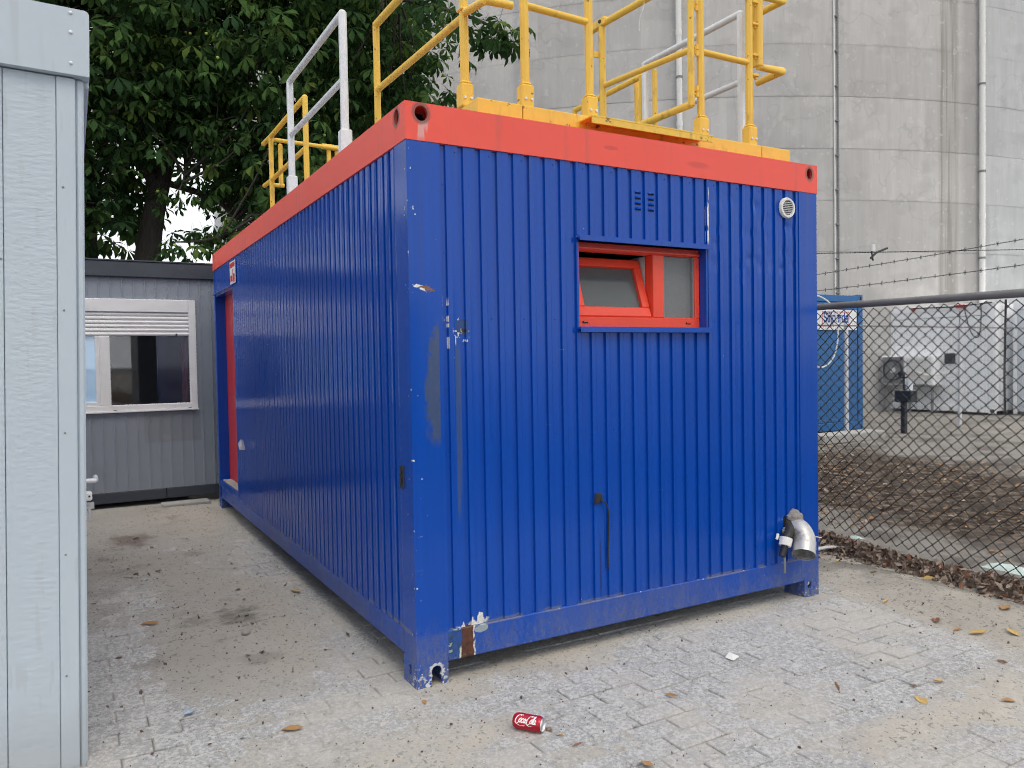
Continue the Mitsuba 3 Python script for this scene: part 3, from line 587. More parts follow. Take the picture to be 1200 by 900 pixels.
for i, (x, y) in enumerate(posts):
    put(A+'__post', sqpost(x, y, 2.48 if i < 5 else 2.42, ZR, .038 if i < 5 else .036, .011), 'yellow_paint')
    if i < 5:
        for dx in (-.016, .016): put(A+'__socket_bolt', cat(tube([(x+dx, y-.0305, 2.548), (x+dx, y-.037, 2.548)], .0065, 6)), 'galvanised_steel')
    if i < 5: put(A+'__post_socket', cat(sqpost(x, y, ZP+.0005, 2.615, .062, .006), sqpost(x, y, 2.615, 2.628, .050, .006)), 'yellow_paint')
def rail(k, a, b, r=.0165, m='yellow_paint'): return put(k, tube([a, b], r, 14), m, 40)
rail(A+'__rail', (.668, .175, 2.985), (1.031, .175, 2.977)); rail(A+'__rail', (.668, .175, ZR), (1.031, .175, ZR), .02)
rail(A+'__rail', (1.752, .175, 2.967), (2.111, .175, 2.969)); rail(A+'__rail', (1.752, .175, ZR), (2.111, .175, ZR), .02)
put(A+'__rail', tube([(.412, .30, 3.322), (.41, 1.43, 3.322)], .021, 14), 'yellow_paint', 40)
rail(A+'__rail', (.412, .30, 2.925), (.41, 1.43, 2.945), .018)
# swing gate stood open at right angles, its latch post
Gt = A+'__gate'
put(Gt+'__hinge_post', sqpost(1.688, .178, 2.665, 3.36, .036, .011), 'yellow_paint')
rail(Gt+'__rail', (1.688, .178, 2.683), (1.66, .9, 2.68), .02); rail(Gt+'__rail', (1.688, .178, 2.968), (1.655, .9, 3.0), .017); rail(Gt+'__rail', (1.688, .178, 3.36), (1.655, .93, 3.372), .02)
for z in (2.965, 3.20, 2.75): put(Gt+'__hinge', cat(tube([(1.719, .165, z-.03), (1.719, .165, z-.002)], .009, 10), tube([(1.719, .165, z+.002), (1.719, .165, z+.03)], .009, 10), box(1.705, 1.733, .166, .176, z-.02, z+.02)), 'yellow_paint', 40)
put(A+'__latch_post', tube([(1.65, .905, 2.48), (1.65, .905, 3.35)], .021, 14), 'yellow_paint', 40)
put(A+'__latch_plate', box(1.632, 1.668, .86, 1.06, 3.352, 3.40, .004), 'yellow_paint')
put(A+'__latch_lug', box(1.595, 1.63, .91, .92, 3.165, 3.20, .003), 'yellow_paint')
put(A+'__latch_plate__bolt', cat(tube([(1.625, .90, 3.378), (1.675, .90, 3.378)], .011, 8)), 'anthracite')
put(A+'__cable_tie', tube(spline([(1.665, .52, 3.36), (1.66, .53, 3.31), (1.652, .55, 3.26), (1.655, .56, 3.20)]), .0025, 6), 'white_plastic')
put(A+'__base_rail', tube([(1.05, .6, 2.49), (1.05, .6, 2.5)], .02, 8), 'yellow_paint')
# folded swing bars on the outer posts
put(A+'__swing_bar', cat(tube([(2.19, .178, 3.45), (2.19, .178, 2.966)], .0235, 14), tube([(2.183, .178, 2.962), (2.368, .175, 2.966), (2.34, .335, 2.944)], .0175, 14), tube([(2.183, .178, 3.352), (2.380, .175, 3.365), (2.335, .30, 3.335)], .0175, 14), tube([(2.225, .25, 2.99), (2.225, .25, 3.45)], .014, 12)), 'yellow_paint', 40, label='yellow swing bar folded back at the right end')
for z in (2.90, 3.01, 3.18, 3.30): put(A+'__swing_bar__lug', cat(box(2.13, 2.172, .160, .192, z, z+.014, .002), tube([(2.160, .176, z-.012), (2.160, .176, z+.02)], .008, 8)), 'yellow_paint')
put(A+'__swing_bar', cat(tube([(.41, .262, 2.935), (.425, .10, 2.925)], .0175, 14), tube([(.425, .10, 2.925), (.60, -.05, 2.93) if False else (.56, .098, 2.93)], .0175, 14)), 'yellow_paint', 40)
put(A+'__post_collar', cat(sqpost(.412, .285, 2.945, 2.957, .052, .004)), 'yellow_paint')

def railing(k, lab, x, y0, y1, zt, zm, m, w=.04, socket=None, group=None, z0=2.40, round_=.0175):
    thing(k, lab, 'railing', group)
    for y in (y0, y1):
        put(k+'__post', sqpost(x, y, z0, zt+.012, w, .010), m)
        if socket: put(k+'__post_socket', sqpost(x, y, z0, socket, w+.022, .006), m)
    for z in (zt, zm): put(k+'__rail', tube([(x, y0, z), (x, y1, z)], round_ if z == zm else round_+.002, 14), m, 40)
railing('galvanised_railing', 'galvanised grey roof railing along the left edge of the container roof', .12, 1.15, 2.30, 3.222, 2.872, 'galvanised_steel', socket=2.60)
put('galvanised_railing__base_strip', box(.02, .19, .98, 2.42, 2.4005, 2.420, .002), 'galvanised_steel')
put('galvanised_railing__base_strip', box(.10, .14, .86, .93, 2.4005, 2.455, .004), 'galvanised_steel')
railing('galvanised_railing_001', 'galvanised grey roof railing at the right, seen between the yellow posts', 2.2, .32, 1.175, 3.315, 2.928, 'galvanised_steel', z0=2.482)
railing('yellow_railing', 'short yellow railing with end gate at the far left corner of the container roof', .30, 2.6, 3.68, 3.24, 2.885, 'yellow_paint', w=.036)
put('yellow_railing__rail', tube([(.30, 3.60, 3.195), (.88, 3.64, 3.197)], .017, 12), 'yellow_paint', 40)
put('yellow_railing__rail', tube([(.30, 3.68, 3.24), (.292, 3.93, 3.24)], .0195, 12), 'yellow_paint', 40)
put('yellow_railing__rail', tube([(.30, 3.68, 2.885), (.292, 3.93, 2.885)], .0175, 12), 'yellow_paint', 40)
put('yellow_railing__gate', cat(sqpost(.375, 3.68, 2.84, 3.19, .034, .01), tube([(.31, 3.68, 2.845), (.40, 3.68, 2.845)], .017, 12)), 'yellow_paint')
for x in (.78, .85): put('yellow_railing__post', sqpost(x, 3.66, 2.4, 3.19, .034, .01), 'yellow_paint')
put('yellow_railing__rail', tube([(.72, 3.65, 3.205), (.90, 3.66, 3.205)], .024, 12), 'yellow_paint', 40)
railing('yellow_railing_001', 'low yellow railing at the back right of the container roof behind the grey railing', 2.215, 1.23, 2.03, 3.255, 2.85, 'yellow_paint', w=.034)
put('yellow_railing_001__post', sqpost(2.235, 1.12, 2.4, 3.27, .03, .008), 'yellow_paint')

# ------------------------------------------------------------------ pale grey unit at the left
U = 'grey_unit'
thing(U, 'pale grey site cabin filling the left edge, with riveted roof fascia', 'cabin')
XR, YF = -1.187, .06
rotU = trimesh.transformations.rotation_matrix(.023, (0, 1, 0), (XR, YF, 0))
def putu(k, m, b, smooth=False, **lab): m.apply_transform(rotU); return put(k, m, b, smooth, **lab)
UX = lambda u: XR+u
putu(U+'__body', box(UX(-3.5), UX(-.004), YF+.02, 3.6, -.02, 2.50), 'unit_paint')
putu(U+'__corner_trim', box(UX(-.0225), UX(.001), YF+.006, YF+.05, -.04, 2.318, .006), 'unit_paint', label='narrow corner trim set back from the panel')
putu(U+'__cover_strip', box(UX(-.079), UX(-.0235), YF-.004, YF+.03, -.04, 2.316, .003), 'unit_paint')
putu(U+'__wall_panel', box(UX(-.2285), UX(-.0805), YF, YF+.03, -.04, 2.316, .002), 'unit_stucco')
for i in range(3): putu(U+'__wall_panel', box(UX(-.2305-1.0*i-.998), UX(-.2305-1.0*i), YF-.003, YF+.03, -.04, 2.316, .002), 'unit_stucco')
f = m3.Manifold.batch_hull([mcyl((UX(.018)-.016, 0, 2.5375-.016), 'y', .016, .06).translate([0, YF, 0]), man(UX(.0), UX(.018), YF-.03, YF+.03, 2.32, 2.34), man(UX(-3.5), UX(-3.4), YF-.03, YF+.03, 2.32, 2.5375)])
putu(U+'__fascia', mtri(f), 'unit_paint', 30)
putu(U+'__fascia', box(UX(-.02), UX(.017), YF+.031, 3.6, 2.30, 2.53, .004), 'unit_paint')
rv = trimesh.creation.icosphere(2, 1.0)
for z in (2.357, 2.458, 2.525 if False else 2.522):
    m = rv.copy(); m.vertices = m.vertices*[.0062, .005, .0062]+[UX(-.036), YF-.031, z]; putu(U+'__rivet', m, 'galvanised_steel', True)
for i, z in enumerate(np.arange(.25, 2.3, .41)):
    m = rv.copy(); m.vertices = m.vertices*[.0036, .003, .0036]+[UX(-.061), YF-.005, z+.06]; putu(U+'__screw', m, 'machine_grey', True)
for z in (2.24, 1.7): 
    m = rv.copy(); m.vertices = m.vertices*[.0036, .003, .0036]+[UX(-.237), YF-.005, z]; putu(U+'__screw', m, 'machine_grey', True)
put(U+'__door_handle', cat(tube([(-1.172, .36, .925), (-1.134, .36, .924), (-1.128, .37, .924), (-1.128, .48, .924)], .0085, 12)), 'galvanised_steel', 40)
put(U+'__door_lock', box(-1.175, -1.143, .335, .375, .852, .886, .006), 'white_plastic')
put(U+'__door_lock__keyhole', tube([(-1.152, .334, .870), (-1.152, .333, .870)], .0035, 10), 'dark_hole')
put('door_key', cat(box(-1.168, -1.137, .350, .353, .820, .846, .005 if False else 0.001), box(-1.158, -1.148, .350, .353, .778, .82, .001)), 'stainless_steel', label='small steel key hanging at the lock of the pale grey cabin', category='key')

# unseen dark block added behind the viewer to darken the back window reflection
thing('added_dark_block', 'unseen dark block added behind the viewer to darken the window of the dark grey cabin', 'cabin')
put('added_dark_block__body', box(.55, 5.2, -15.0, -12.0, .1, 2.55, .02), 'dark_roof_trim')
put('added_dark_block__roof', box(.45, 5.3, -15.1, -11.9, 2.551, 2.72, .02), 'dark_roof_trim')

# ------------------------------------------------------------------ dark grey building at the back
B = 'grey_building'
thing(B, 'low dark grey ribbed cabin with black roof edge and shuttered window', 'building')
YB = 5.3
pb = front(YB)
kw = dict(pitch=.0985, depth=-.010, groove=.010, flank=.004, wob=.0003, phase=-.06)
put(B+'__wall_panel', corr(-2.68, -.113, 2.0, 2.205, pb, seed=21, **kw), 'grey_corrugated', 30)
put(B+'__wall_panel', corr(-2.68, -.113, .17, .935, pb, seed=22, **kw), 'grey_corrugated', 30)
put(B+'__wall_panel', corr(-.113, 1.6, .17, 2.205, pb, seed=23, **kw), 'grey_corrugated', 30)
put(B+'__wall_panel', corr(-4.0, -2.68, .17, 2.205, pb, seed=24, **kw), 'grey_corrugated', 30)
put(B+'__roof_edge', cat(box(-4.1, 1.7, YB-.05, YB+.12, 2.206, 2.352, .006), box(-4.1, 1.7, YB-.06, YB+.12, 2.3525, 2.366, .002)), 'dark_roof_trim')
put(B+'__roof', box(-4.05, 1.65, YB+.1205, 8.0, 2.25, 2.34), 'dark_roof_trim')
put(B+'__side_wall', cat(box(-4.0, -3.96, YB+.03, 8.0, .17, 2.25), box(1.56, 1.6, YB+.03, 8.0, .17, 2.25), box(-4, 1.6, 7.96, 8.0, .17, 2.25)), 'grey_corrugated')
for (a, b) in ((-4.0, -1.6), (-1.595, -.42), (-.415, .4), (.405, 1.6)):
    put(B+'__plinth_board', box(a, b, YB-.004, YB+.03, .07, .166, .003), 'dark_roof_trim')
for x in (-1.2, -.05, 1.2): put(B+'__foundation_block', box(x-.15, x+.15, YB+.1, YB+.35, -.02, .09, .01), 'concrete_grey')
put(B+'__floor', box(-3.95, 1.55, YB+.04, 7.95, .10, .165), 'dark_hole')
w = B+'__window'
put(w+'__frame', cat(box(-2.70, -.113, YB-.03, YB+.03, .937, .995, .004), box(-.178, -.113, YB-.0295, YB+.03, .9955, 1.999, .004), box(-.960, -.873, YB-.028, YB+.03, .9955, 1.648, .004), box(-2.70, -2.62, YB-.0295, YB+.03, .9955, 1.999, .004), box(-1.86, -1.78, YB-.028, YB+.03, .9955, 1.648, .004), box(-1.779, -.961, YB-.02, YB+.03, .9955, 1.03, .003), box(-.996, -.9605, YB-.021, YB+.03, 1.0305, 1.648, .003)), 'white_frame')
put(w+'__sill', box(-2.70, -.105, YB-.045, YB-.03, .925, .94, .002), 'white_frame')
put(w+'__shutter_box', box(-2.619, -.1785, YB-.035, YB+.03, 1.876, 1.999, .005), 'white_frame')
for i in range(6):
    z = 1.650+i*.0376
    sl = trimesh.convex.convex_hull([(x, y, zz) for x in (-2.618, -.1795) for (y, zz) in ((YB-.006, z), (YB-.018, z+.007), (YB-.021, z+.019), (YB-.016, z+.031), (YB-.006, z+.0365), (YB+.004, z+.0365), (YB+.004, z))])
    put(w+'__shutter_slat', sl, 'white_frame')
put(w+'__shutter_strap', box(-.297, -.283, YB-.024, YB-.02, 1.64, 1.672, .001), 'anthracite')
put(w+'__pane', box(-.8725, -.1785, YB+.006, YB+.008, .996, 1.649), 'clear_pane')
put(w+'__pane', box(-1.7795, -.9965, YB+.006, YB+.008, 1.0305, 1.648), 'clear_pane')
put(w+'__pane', box(-2.619, -1.8605, YB+.006, YB+.008, .996, 1.649), 'clear_pane')
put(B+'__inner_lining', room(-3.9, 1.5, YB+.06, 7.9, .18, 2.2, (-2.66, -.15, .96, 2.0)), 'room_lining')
put(B+'__back_panel', box(-1.76, -.99, YB+.02, YB+.024, 1.02, 1.66), 'pale_blue', label='pale blue panel behind the left pane')  # even pale blue panel close behind the left pane
put(B+'__curtain', cat([tube([(-.235+.014*i, YB+.05+.008*(i % 2), 1.0), (-.235+.014*i, YB+.05+.008*(i % 2), 1.66)], .008, 8) for i in range(4)]), 'red_curtain', 40)
for x in (-.86, -.17 - .03): put(B+'__window__hinge', box(x, x+.03, YB-.034, YB-.0305, .945, .952), 'machine_grey')
put('concrete_slab', box(-.48, -.05, 5.05, 5.24, -.01, .045, .008), 'concrete_grey', label='loose grey concrete slab lying at the foot of the dark grey cabin', category='slab')

# ------------------------------------------------------------------ chestnut trees
def leaflet(l, w):
    ts = np.array([0, .3, .62, .82, 1.0]); ws = np.array([.06, .42, 1.0, .72, .03])*w*.5; dz = np.array([0, .012, .0, -.03, -.09])*1.0
    V = []; 
    for t, a, z in zip(ts, ws, dz): V += [(t*l, -a, z*l*2.2+a*.25), (t*l, 0, z*l*2.2-.0), (t*l, a, z*l*2.2+a*.25)]
    F = []
    for i in range(4):
        b = i*3; F += [[b, b+3, b+4], [b, b+4, b+1], [b+1, b+4, b+5], [b+1, b+5, b+2]]
    return np.array(V), np.array(F)
def palmate(size, n=6, droop=.5, rs=0):
    r = np.random.default_rng(rs); Vs, Fs, o = [], [], 0
    for i in range(n):
        a = (i-(n-1)/2)*(2*math.pi*.72/(n-1)); l = size*(1-.32*abs(i-(n-1)/2)/((n-1)/2))*r.uniform(.92, 1.05); V, F = leaflet(l, l*.40)
        V = V.copy(); V[:, 0] += size*.06
        R = euler(np.array(r.normal(0, .18)), np.array(droop+r.normal(0, .15)), np.array(a))
        Vs.append(V@R.T); Fs.append(F+o); o += len(V)
    pet = tube([(-size*.75, 0, size*.10), (0, 0, 0)], size*.012, 3, False)
    Vs.append(pet.vertices); Fs.append(pet.faces+o)
    return np.vstack(Vs), np.vstack(Fs)
PALM = [palmate(.215, n, d, i) for i, (n, d) in enumerate(((6, .45), (7, .6), (5, .5), (6, .85), (7, .3)))]
def crown_bottom(X, Y):
    az = np.degrees(np.arctan2(X-CAM[0], Y-CAM[1])); D = np.hypot(X-CAM[0], Y-CAM[1])
    e = np.interp(az, [-6, 2.6, 3.9, 4.8, 8.2, 8.9, 10.5, 16], [.12, .13, .16, .285, .28, .235, .17, .12])
    return 1.35+D*e+.25*(meshkit.noise(np.stack([X*1.7, Y*1.7, X*0], -1))-.5)
def grow(n, centre, rad, seed, bottom, spread=.26, k=4, thr=.445):
    r = np.random.default_rng(seed); P = []
    while len(P) < n:
        u = r.normal(size=(4000, 3)); u /= np.linalg.norm(u, axis=1, keepdims=True); q = r.uniform(.2, 1, (4000, 1))**.42
        p = centre+u*q*rad*(1+.28*(meshkit.fbm(u*2.3+seed, 3)-.5)[:, None]*2)
        ok = (meshkit.fbm(p*.95+seed*3.1, 3) > thr) & (p[:, 2] > bottom(p[:, 0], p[:, 1]))
        ok &= ~((p[:, 1] < 5.0) & (p[:, 0] < 2.5) & (p[:, 2] < 3.6))
        P += list(p[ok])
    P = np.array(P[:n])
    pos = np.repeat(P, k, 0)+r.normal(size=(n*k, 3))*spread*np.array([1, 1, .6])
    out = pos-np.repeat(P, k, 0); yaw = np.arctan2(out[:, 1], out[:, 0])+r.normal(0, .5, n*k)
    R = euler(r.normal(0, .25, n*k), r.normal(.35, .35, n*k), yaw)
    return P, pos, R*r.uniform(.72, 1.15, n*k)[:, None, None]
def screen(p):
    d = p-CAM; w = d@FWD; r = np.cross(FWD, UP); return 600+912.7*(d@r)/w, 450-912.7*(d@UP)/w, w
def tree(k, lab, trunk_pts, trunk_r, parts, nfruit, limbs, nleaf, seed):
    thing(k, lab, 'tree', 'chestnut trees behind the cabins')
    tp = spline(trunk_pts, 6); put(k+'__trunk', tube(tp, np.interp(np.linspace(0, 1, len(tp)), np.linspace(0, 1, len(trunk_r)), trunk_r), 18), 'bark', True)
    Ps = np.vstack([p[0] for p in parts]); pos = np.vstack([p[1] for p in parts]); Rs = np.concatenate([p[2] for p in parts])
    r = np.random.default_rng(seed)
    tw = []
    for lp, r0, r1 in limbs:
        s = spline(lp, 6); put(k+'__limb', tube(s, np.linspace(r0, r1, len(s)), 10), 'bark', True)
        tw.append(s)
    tw = np.vstack(tw+[tp[len(tp)//2:]])
    sel = r.choice(len(Ps), min(len(Ps), 420), False); tb = []
    for q in Ps[sel]:
        dd = np.linalg.norm(tw-q, axis=1)+.6*np.maximum(0, tw[:, 2]-q[2]+.1); j = np.argmin(dd); a = tw[j]; mid = (a+q)/2+r.normal(0, .12, 3)
        tb.append(tube(spline([a, mid, q], 4), np.linspace(.02, .005, 9), 5, False))
    kk = put(k+'__twigs', cat(tb), 'bark', True); labels[kk] = {'kind': 'stuff'}
    px, py, wd = screen(pos)
    vis = (wd > 1) & (px > 95) & (px < 640) & (py > -30) & (py < 320)
    # leaves hidden by the container front or the roof edge are never the single ones
    vis &= ~((px > 250) & (py > 300-.8*(px-248)))
    sc = np.where(vis, wd, 1e9); big = np.argsort(sc)[:nleaf]; single = np.zeros(len(pos), bool); single[big] = True
    pick = r.integers(0, len(PALM), len(pos)); tone = r.choice(4, len(pos), p=[.44, .28, .19, .09])
    for i in big:
        V, F = PALM[pick[i]]; put(k+'__leaf', T(V@Rs[i].T+pos[i], F), LEAVES[tone[i]])
    for t in range(4):
        ms = [batch(*PALM[q], Rs[mk], pos[mk]) for q in range(len(PALM)) if (mk := (~single) & (pick == q) & (tone == t)).any()]
        kk = put(k+'__foliage', cat(ms), LEAVES[t]); labels[kk] = {'kind': 'stuff'}
    if nfruit:
        cand = np.where(vis)[0]; cand = cand[np.argsort(wd[cand])[:2600]]; f = r.choice(cand, nfruit, False); ic = trimesh.creation.icosphere(1, .019)
        kk = put(k+'__fruit', batch(ic.vertices, ic.faces, np.repeat(np.eye(3)[None], nfruit, 0), pos[f]+r.normal(0, .05, (nfruit, 3))+[0, -.08, 0]), 'conker_green', True); labels[kk] = {'kind': 'stuff', 'label': 'small green spiny fruit among the leaves'}
main_c = np.array([1.35, 9.5, 6.2])
p1 = grow(2500, main_c, np.array([2.75, 3.0, 4.2]), 3, crown_bottom)
# a bough reaching out over the container and a low spray under the gap
def spray(pts, n, sp, seed, k=4):
    r = np.random.default_rng(seed); s = spline(pts, 10); P = s[r.integers(3, len(s), n)]+r.normal(0, sp, (n, 3))
    pos = np.repeat(P, k, 0)+r.normal(size=(n*k, 3))*np.array([.13, .13, .09]); yaw = r.uniform(0, 6.28, n*k)
    return P, pos, euler(r.normal(0, .3, n*k), r.normal(.5, .35, n*k), yaw)*r.uniform(.6, .95, n*k)[:, None, None]
bough = [(1.6, 8.0, 6.6), (2.3, 6.7, 6.1), (2.85, 5.6, 5.55), (3.1, 5.05, 5.22), (3.28, 4.92, 5.0)]
low = [(.9, 8.2, 3.2), (.55, 7.4, 2.98), (.15, 7.0, 2.84), (-.12, 6.9, 2.80)]
hang = [(.3, 8.9, 4.6), (.2, 8.2, 4.0), (.12, 7.8, 3.72), (.02, 7.6, 3.50)]
tree('chestnut_tree', 'chestnut tree with dense dark leaves towering over the back of the blue container',
     [(-.42, 9.0, -.1), (-.36, 9.0, 1.5), (-.22, 9.0, 2.9), (-.06, 9.0, 3.8), (.35, 9.1, 5.4), (.9, 9.3, 7.2)], [.22, .19, .165, .135, .11, .07],
     [p1, spray(bough, 30, .13, 5), spray(low, 11, .06, 6), spray(hang, 4, .06, 8), spray([(1.8, 7.5, 3.7), (1.4, 7.1, 3.4), (1.12, 7.0, 3.2)], 26, .14, 9)], 130,
     [([(-.06, 9.0, 3.8), (-.5, 8.7, 4.6), (-1.0, 8.4, 5.4)], .09, .03), ([(.1, 9.0, 4.3), (.8, 8.6, 5.2), (1.5, 8.1, 6.4)], .09, .04), ([(.35, 9.1, 5.4), (1.4, 9.6, 6.4), (2.6, 9.9, 7.2)], .08, .03),
      (bough, .04, .008), (low, .03, .008), ([(.0, 9.0, 3.95), (.7, 8.8, 3.7), (.9, 8.2, 3.2)], .05, .03), (hang, .02, .006), ([(.35, 9.1, 5.4), (.3, 8.2, 6.6), (.2, 7.4, 7.6)], .07, .03)], 300, 11)
p2 = grow(560, np.array([-1.35, 8.8, 5.3]), np.array([1.75, 1.9, 3.3]), 5, lambda X, Y: np.maximum(crown_bottom(X, Y), 1.35+np.hypot(X-CAM[0], Y-CAM[1])*np.interp(np.degrees(np.arctan2(X-CAM[0], Y-CAM[1])), [2.9, 3.6, 4.2], [.12, .2, .28])))
tree('chestnut_tree_001', 'second chestnut trunk half hidden behind the pale grey cabin', [(-1.0, 9.6, -.1), (-.98, 9.6, 2.5), (-.98, 9.5, 4.2), (-1.1, 9.4, 6.2)], [.19, .17, .15, .08], [p2], 0,
     [([(-.98, 9.5, 4.2), (-1.4, 9.0, 5.0), (-1.9, 8.4, 5.9)], .07, .03)], 60, 12)
labels['chestnut_tree'].pop('group', None); labels['chestnut_tree_001'].pop('group', None)

# ------------------------------------------------------------------ chain link fence
Fn = 'chain_link_fence'
thing(Fn, 'chain link fence with round top pipe and barbed wire right of the blue container', 'fence')
FL0, FL1 = -1.6, 3.6                 # along FD from FB
def fp(s, z, off=0.0): q = FB+FD*s+FN*off; return (q[0], q[1], z)
ztop = lambda s: 1.667+.022*s
mesh = []
pw, ph = .090, .074
nc = int((FL1-FL0)/pw)
for i in range(nc):
    s0 = FL0+i*pw; pts = []; rows = int(1.62/ph)*2
    for j in range(rows+1):
        z = ztop(s0)-.03-j*ph/2
        ss = s0+(pw*.52 if j % 2 else -pw*.02); o = .0035 if j % 2 else -.0035
        pts.append(fp(ss+rng.normal(0, .0006), z, o if i % 2 else -o))
    mesh.append(tube(pts, .0030, 5, False))
k = put(Fn+'__chain_link', cat(mesh), 'fence_wire', 50)
mesh = []
for i in range(nc):
    s0 = FL0+i*pw; pts = []
    for j in range(rows+1):
        z = ztop(s0)-.03-j*ph/2
        ss = s0+(pw*.48 if j % 2 else pw*1.02); o = .0035 if j % 2 else -.0035
        pts.append(fp(ss+rng.normal(0, .0006), z, -o if i % 2 else o))
    mesh.append(tube(pts, .0030, 5, False))
put(Fn+'__chain_link', cat(mesh), 'fence_wire', 50)
put(Fn+'__top_pipe', tube([fp(FL0, ztop(FL0)), fp(FL1, ztop(FL1))], .0235, 16), 'fence_pipe', 40)
for s in (.45, 1.1): put(Fn+'__pipe_sleeve', tube([fp(s, ztop(s)), fp(s+.05, ztop(s+.05))], .0252, 16), 'fence_pipe', 40)
for s in (-.95, 2.05): put(Fn+'__post', tube([fp(s, -.1, .03), fp(s, 2.1, .03)], .03, 14), 'fence_pipe', 40)
def barbed(s0, s1, z0, z1):
    L_ = np.linspace(s0, s1, 60); z = np.linspace(z0, z1, 60)-.02*np.sin((L_-s0)/(s1-s0)*np.pi)
    ms = [tube([fp(s, zz, .12+.002*math.sin(i*2.2)) for i, (s, zz) in enumerate(zip(L_, z))], .0022, 5)]
    for q in np.arange(s0+.05, s1, .105):
        zz = np.interp(q, L_, z); 
        ms += [tube([fp(q-.012, zz-.012, .112), fp(q+.012, zz+.012, .128)], .0016, 4), tube([fp(q+.010, zz-.013, .126), fp(q-.010, zz+.013, .114)], .0016, 4)]
    return cat(ms)
put(Fn+'__barbed_wire', barbed(-1.3, 3.4, 2.005, 1.955), 'fence_wire', 40)
put(Fn+'__barbed_wire', barbed(-1.3, 3.4, 1.845, 1.855), 'fence_wire', 40)
# overhead cable, farther off
thing('overhead_cable', 'thin dark overhead cable with white insulator crossing in front of the silo', 'cable')
put('overhead_cable__wire', tube([(8.5, 5.2, 2.95) , (13.0, 4.2, 3.36), (20, 2.6, 3.9)] if False else [(7.5, 5.75, 2.90), (12.2, 5.5, 3.18), (20, 5.2, 3.66)], .008, 6), 'fence_wire', 40)
put('overhead_cable__insulator', cat(tube([(10.68, 5.55, 3.10), (10.68, 5.55, 3.22)], .04, 12)), 'white_plastic', 40)
put('overhead_cable__bracket', cat(tube([(10.6, 5.53, 2.98), (10.74, 5.53, 3.08), (11.0, 5.5, 3.17)], .018, 6), tube([(10.62, 5.53, 3.10), (10.66, 5.53, 2.94)], .014, 6)), 'fence_wire', 40)

# leaf pile, scattered leaves, litter
lt = np.array([(0, 0, 0), (.35, -.16, .10), (.35, 0, .03), (.35, .16, .09), (.7, -.12, .06), (.7, 0, .02), (.7, .12, .11), (1, 0, .12)]); lf = np.array([[0, 1, 2], [0, 2, 3], [1, 4, 5], [1, 5, 2], [2, 5, 6], [2, 6, 3], [4, 7, 5], [5, 7, 6]])
lt = lt*[1, 1.4, 1.2]-[.5, 0, 0]
def leafscatter(pos, size, seed, tilt=.45):
    r = np.random.default_rng(seed); n = len(pos)
    return batch(lt, lf, euler(r.normal(0, tilt, n), r.normal(0, tilt, n), r.uniform(0, 6.28, n))*size[:, None, None], pos)
N = 3600; s = rng.uniform(-1.3, 2.4, N); o = rng.normal(-.12, .15, N); o = np.where(o > .12, o*.4, o)
hh = .085*np.exp(-((o+.08)/.13)**2)*(.55+.9*meshkit.noise(np.stack([s*2.4, s*0, s*0+4], -1)))
q = FB+FD*s[:, None]+FN*o[:, None]; pos = np.c_[q, rng.uniform(0, 1, N)**.6*hh+.012]
sz = rng.uniform(.022, .072, N)
for i, (a, b) in enumerate(((0, .28), (.28, .56), (.56, .92), (.92, 1))):
    sl = slice(int(a*N), int(b*N)); put('dead_leaf_pile' if i == 0 else f'dead_leaf_pile__{["", "layer", "crumbs", "top_leaves"][i]}', leafscatter(pos[sl], sz[sl], 40+i, .75), [DRY[3], DRY[5], DRY[4], DRY[4] if False else DRY[2]][i])
labels['dead_leaf_pile'] = {'label': 'long bank of dead brown leaves heaped along the foot of the chain link fence', 'category': 'leaves', 'kind': 'stuff'}
hp = sheet(2.9, 3.75, -2.2, 3.2, .03, .03, lambda X, Y: (lambda d: -.03+.085*np.exp(-((d+.06)/.17)**2)*(.5+.8*meshkit.fbm(P3(X, Y, 5), 3)))(fence_dist(X, Y)))
put('dead_leaf_pile__humus', hp, DRY[3], True)
N = 5200; X = rng.uniform(3.7, 11, N); Y = rng.uniform(-2.5, 5.2, N); dd = fence_dist(X, Y); kp = (dd > .45) & (dd < 5.2) & (meshkit.fbm(np.stack([X*1.3, Y*1.3, X*0], -1), 3) > .42); X, Y = X[kp], Y[kp]
pos = np.c_[X, Y, soil_h(X, Y)+.006]; sz = rng.uniform(.025, .075, len(X))
for i, m in enumerate((DRY[3], DRY[4], DRY[0], DRY[5])):
    put('leaf_litter' if i == 0 else f'leaf_litter__{["", "grey_litter", "pale_litter", "brown_litter"][i]}', leafscatter(pos[i::4], sz[i::4], 60+i, .25), m)
labels['leaf_litter'] = {'label': 'thin litter of dead leaves strewn on the dirt beyond the fence', 'category': 'leaves', 'kind': 'stuff'}
